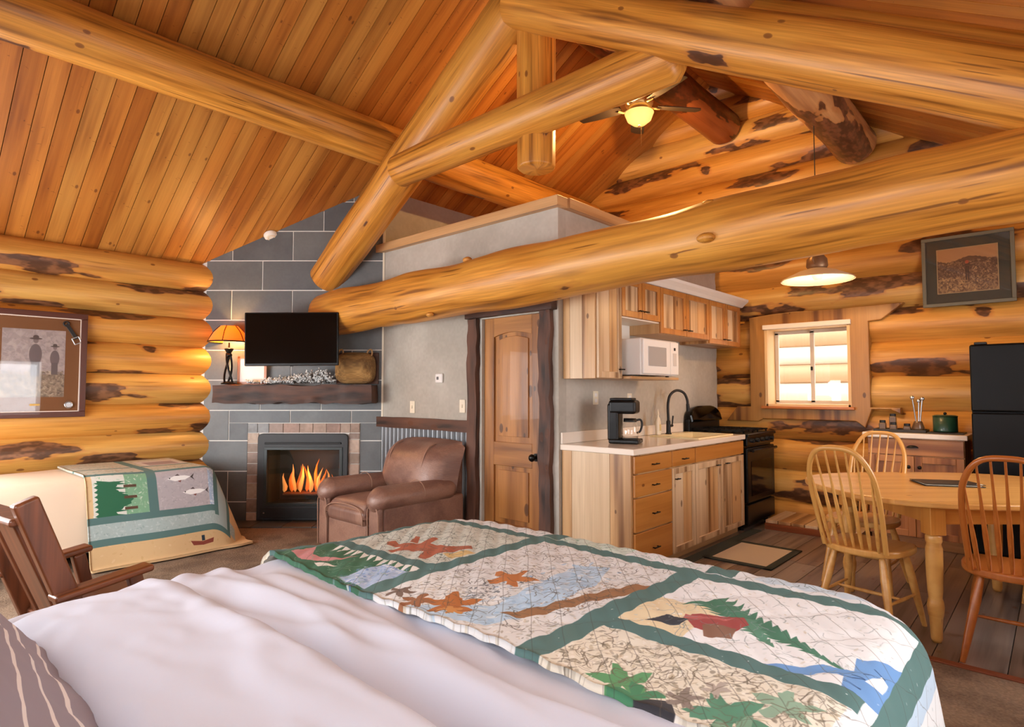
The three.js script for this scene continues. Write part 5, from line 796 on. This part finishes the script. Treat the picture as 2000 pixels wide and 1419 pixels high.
// ───────────────────────── dining set ─────────────────────────
{
  const t = thing('dining_table', 'oval pine dining table with turned legs by the refrigerator', 'table', [4.68, 0, -0.485], FIRE_TURN);
  const s = new THREE.Shape(); for (let i = 0; i < 72; i++) { const a = i / 72 * 2 * PI, n = 2 / 2.7, x = 0.86 * Math.sign(Math.cos(a)) * Math.pow(Math.abs(Math.cos(a)), n), y = 0.65 * Math.sign(Math.sin(a)) * Math.pow(Math.abs(Math.sin(a)), n); i ? s.lineTo(x, y) : s.moveTo(x, y); } s.closePath();
  obj('top', extr(s, 0.032, 0.008, 4).rotateX(-PI / 2).translate(0, 0.732, 0), M.pine, t, 'x');
  obj('apron', [bx(1.0, 0.1, 0.022, 0, 0.68, 0.47), bx(1.0, 0.1, 0.022, 0, 0.68, -0.36), bx(0.022, 0.1, 0.83, -0.5, 0.68, 0.055), bx(0.022, 0.1, 0.83, 0.5, 0.68, 0.055)], tinted(M.pine, 0xf7e2c0), t, 'x');
  const legP = [[0.0, 0], [0.022, 0], [0.027, 0.02], [0.032, 0.13], [0.037, 0.145], [0.041, 0.19], [0.037, 0.22], [0.032, 0.235], [0.036, 0.27], [0.0405, 0.4], [0.041, 0.5], [0.034, 0.525], [0.04, 0.54], [0.04, 0.565], [0.032, 0.58], [0.0, 0.58]];
  for (const x of [-0.5, 0.5]) for (const z of [0.47, -0.36]) { const l = new THREE.Group(); l.name = 'leg'; l.position.set(x, 0, z); t.add(l); obj('turning', lathe(legP, 24), M.pine, l); obj('block', rb(0.085, 0.16, 0.085, 0, 0.655, 0, 0.004), tinted(M.pine, 0xf7e2c0), l, 'y'); }
  const f = thing('folder', 'black folder lying on the dining table', 'folder', [4.70, 0.765, -0.555], FIRE_TURN - 0.25); obj('cover', [rb(0.33, 0.003, 0.24, 0, 0.0025, 0, 0.001), rb(0.33, 0.003, 0.24, 0, 0.0, 0, 0.001).rotateX(-0.02).translate(0, 0.0125, 0)], mat({ color: 0x24201c, roughness: 0.45 }), f); obj('pages', rb(0.3, 0.005, 0.21, 0, 0.0065, 0, 0.001), M.cream, f); obj('corner_tab', rb(0.03, 0.003, 0.02, 0.14, 0.0158, 0.1, 0.001), M.cream, f);
}
function windsor(label, x, z, turn, m) {
  const c = thing('windsor_chair', label, 'chair', [x, 0, z], turn, 'windsor chairs around the dining table');
  const s = new THREE.Shape(); s.moveTo(-0.17, 0.13); s.quadraticCurveTo(-0.235, 0, -0.17, -0.13); s.quadraticCurveTo(-0.12, -0.215, 0.02, -0.22); s.quadraticCurveTo(0.17, -0.225, 0.205, -0.17); s.quadraticCurveTo(0.225, 0, 0.205, 0.17); s.quadraticCurveTo(0.17, 0.225, 0.02, 0.22); s.quadraticCurveTo(-0.12, 0.215, -0.17, 0.13);
  obj('seat', extr(s, 0.038, 0.01, 16).rotateX(-PI / 2).translate(0, 0.425, 0), m, c, 'x');
  const lean = (y) => -0.165 - 0.19 * (y - 0.46) / 0.58 - 0.03 * ((y - 0.46) / 0.58) ** 2, hp = []; 
  for (let i = 0; i <= 28; i++) { const a = PI * (i / 28), yy = 0.455 + 0.585 * Math.pow(Math.sin(a), 0.75), zz = -Math.cos(a) * (0.165 + 0.045 * Math.sin(Math.min(PI, a * 1)) ) ; const q = i / 28, wz = (q < 0.5 ? -1 : 1) * Math.min(0.205, 0.165 + 0.06 * Math.sin(a)) * Math.pow(Math.abs(Math.cos(a)), 0.6); hp.push([lean(yy), yy, wz]); }
  obj('hoop', tube(hp, 0.015, 64, 8), m, c);
  const prof = [[0.007, 0], [0.01, 0.1], [0.012, 0.35], [0.0065, 0.7], [0.005, 1], [0, 1]];
  for (let i = -3; i <= 3; i++) { const zb = i * 0.043, zt = i * 0.055, u = Math.min(1, Math.abs(zt) / 0.205), yt = 0.455 + 0.585 * Math.pow(Math.sqrt(Math.max(0.02, 1 - Math.pow(u, 2 / 0.6))), 0.75) - 0.004; obj('spindle', turned(V3(-0.165, 0.455, zb), V3(lean(yt), yt, zt), prof, 8), m, c); }
  const lp = [[0.0, 0], [0.0125, 0], [0.017, 0.2], [0.021, 0.5], [0.0225, 0.7], [0.017, 0.93], [0.014, 1], [0, 1]];
  const L = { rl: [V3(-0.215, 0, -0.205), V3(-0.12, 0.432, -0.125)], rr: [V3(-0.215, 0, 0.205), V3(-0.12, 0.432, 0.125)], fl: [V3(0.205, 0, -0.215), V3(0.125, 0.432, -0.15)], fr: [V3(0.205, 0, 0.215), V3(0.125, 0.432, 0.15)] };
  for (const k of ['rl', 'rr', 'fl', 'fr']) obj('leg', turned(L[k][0], L[k][1], lp, 14), m, c);
  const at = (k, t) => L[k][0].clone().lerp(L[k][1], t), sp = [[0.007, 0], [0.011, 0.5], [0.007, 1]];
  const a1 = at('rl', 0.42), b1 = at('fl', 0.42), a2 = at('rr', 0.42), b2 = at('fr', 0.42); obj('stretcher', turned(a1, b1, sp, 10), m, c); obj('stretcher', turned(a2, b2, sp, 10), m, c); obj('stretcher', turned(a1.clone().lerp(b1, 0.5), a2.clone().lerp(b2, 0.5), sp, 10), m, c);
  return c;
}
windsor('pale hoop-back chair nearest the kitchen mat, seen from behind', 4.05, -0.87, -0.18, M.pine);
windsor('reddish hoop-back chair at the near side of the table, cut by the right edge', 4.0, -0.2, 0.0, M.pineRed);
windsor('pale hoop-back chair across the table in front of the side cabinet', 4.89, -1.06, PI - 0.1, M.pine);
windsor('pale hoop-back chair across the table in front of the refrigerator', 5.28, 0.0, PI, M.pine);
// ───────────────────────── pictures ─────────────────────────
const print1 = canvasTex(512, 640, (g, w, h) => {
  const r = rng(5); g.fillStyle = '#8f8484'; g.fillRect(0, 0, w, h); speckle(g, r, 0, 0, w, h * 0.6, ['#9c9191', '#857b7d', '#a39793'], 500, 10, 40); g.fillStyle = '#77695c'; g.fillRect(0, h * 0.66, w, h * 0.34); speckle(g, r, 0, h * 0.62, w, h, ['#8d7d6b', '#63574c', '#a59682', '#4f463e'], 700, 5, 24);
  for (const [x, y, k] of [[0.52, 0.16, 1], [0.83, 0.26, 0.75]]) { g.fillStyle = '#5a5257'; g.beginPath(); g.ellipse(x * w, (y + 0.21 * k) * h, 52 * k, 100 * k, 0, 0, 7); g.fill(); g.fillStyle = '#6e6264'; g.beginPath(); g.ellipse(x * w, y * h, 22 * k, 28 * k, 0, 0, 7); g.fill(); g.fillStyle = '#3d3739'; g.beginPath(); g.ellipse(x * w, (y - 0.025 * k) * h, 52 * k, 9 * k, 0, 0, 7); g.fill(); g.beginPath(); g.ellipse(x * w, (y - 0.05 * k) * h, 24 * k, 18 * k, 0, 0, 7); g.fill(); g.fillStyle = '#4f494d'; g.fillRect(x * w - 36 * k, (y + 0.3 * k) * h, 72 * k, 150 * k); }
});
{
  const p = thing('framed_print', 'large framed print in brown mat with strap and medallion on the log wall', 'picture', [1.03, 1.125, -6.60]);
  const fm = mat({ color: 0x4a2216, roughness: 0.3, clearcoat: 0.5 }), mm = mat({ color: 0x6b4426, roughness: 0.85 });
  obj('frame', [ex(-0.385, 0.385, 0, 0.05, 0, 0.035), ex(-0.385, 0.385, 0.885, 0.935, 0, 0.035), ex(-0.385, -0.335, 0.05, 0.885, 0, 0.035), ex(0.335, 0.385, 0.05, 0.885, 0, 0.035)], fm, p);
  obj('mat_board', ex(-0.336, 0.336, 0.05, 0.885, 0.006, 0.014, 0), mm, p); const fil = mat({ color: 0xd6c8bd, roughness: 0.4 });
  obj('fillet', [ex(-0.338, 0.338, 0.05, 0.057, 0.014, 0.03, 0), ex(-0.338, 0.338, 0.878, 0.885, 0.014, 0.03, 0), ex(-0.338, -0.331, 0.05, 0.885, 0.014, 0.03, 0), ex(0.331, 0.338, 0.05, 0.885, 0.014, 0.03, 0)], fil, p);
  const pm = mat({ roughness: 0.5 }); pm.map = print1; obj('print', new THREE.PlaneGeometry(0.44, 0.59).translate(0.005, 0.475, 0.0155), pm, p);
  obj('glass', bx(0.66, 0.82, 0.003, 0, 0.467, 0.02), M.glass, p);
  obj('strap', [rb(0.03, 0.15, 0.008, 0, 0, 0, 0.003).rotateZ(0.55).translate(0.265, 0.77, 0.026), new THREE.TorusGeometry(0.02, 0.007, 6, 18).translate(0.225, 0.835, 0.027)], M.blackMatte, p);
  obj('buckle', [...[[0, 0.028], [0, -0.028]].map(([x, y]) => rb(0.06, 0.009, 0.008, x, y, 0, 0.003)), ...[[0.027, 0], [-0.027, 0]].map(([x, y]) => rb(0.009, 0.06, 0.008, x, y, 0, 0.003))].map((g) => g.rotateZ(0.45).translate(0.305, 0.69, 0.028)), M.steel, p);
  obj('medallion', [new THREE.TorusGeometry(0.028, 0.005, 8, 24).translate(0.26, 0.11, 0.027), cyl(0.022, 0.026, 0.008, 0, 0, 0, 24).rotateX(PI / 2).translate(0.26, 0.11, 0.026)], M.steel, p);
  obj('name_plate', rb(0.07, 0.018, 0.004, 0.02, 0.113, 0.024, 0.001), mat({ color: 0xc9a35c, roughness: 0.35, metalness: 0.9 }), p);
}
const print2 = canvasTex(640, 512, (g, w, h) => { const r = rng(9); g.fillStyle = '#a77b52'; g.fillRect(0, 0, w, h); g.fillStyle = '#5d4432'; g.beginPath(); g.moveTo(0, 130); for (let x = 0; x <= w; x += 20) g.lineTo(x, 120 + 26 * Math.sin(x * 0.013) + r() * 14); g.lineTo(w, h); g.lineTo(0, h); g.fill(); speckle(g, r, 0, 150, w, h, ['#6e533c', '#4c3728', '#8a6c4c', '#b08b60', '#3d2c21'], 1400, 4, 22); speckle(g, r, 0, 340, w, h, ['#b9935f', '#8f6f4a'], 200, 6, 30); g.fillStyle = '#3a2a22'; g.fillRect(300, 190, 46, 110); g.fillRect(304, 290, 16, 90); g.fillRect(328, 290, 16, 90); g.fillStyle = '#a04a2e'; g.beginPath(); g.arc(322, 170, 20, 0, 7); g.fill(); g.fillStyle = '#4b382b'; g.fillRect(270, 205, 110, 16); });
{
  const p = thing('framed_print', 'grey framed sepia print with dark green mat on the log wall above the refrigerator', 'picture', [6.705, 2.13, -0.585], -PI / 2);
  const fm = mat({ color: 0x6f6a58, roughness: 0.6 }); const w = 0.335, H = 0.64;
  obj('frame', [ex(-w, w, 0, 0.03, 0, 0.03), ex(-w, w, H - 0.03, H, 0, 0.03), ex(-w, -w + 0.03, 0.03, H - 0.03, 0, 0.03), ex(w - 0.03, w, 0.03, H - 0.03, 0, 0.03)], fm, p);
  obj('mat_board', ex(-w + 0.03, w - 0.03, 0.03, H - 0.03, 0.004, 0.012, 0), mat({ color: 0x3b403a, roughness: 0.9 }), p); obj('bevel', ex(-0.222, 0.222, 0.115, 0.525, 0.011, 0.014, 0), mat({ color: 0xa58a62, roughness: 0.7 }), p);
  const pm = mat({ roughness: 0.5 }); pm.map = print2; obj('print', new THREE.PlaneGeometry(0.43, 0.396).translate(0, 0.32, 0.0152), pm, p); obj('glass', bx(0.62, 0.59, 0.003, 0, 0.32, 0.02), M.glass, p);
}
renderer.render(scene, camera);
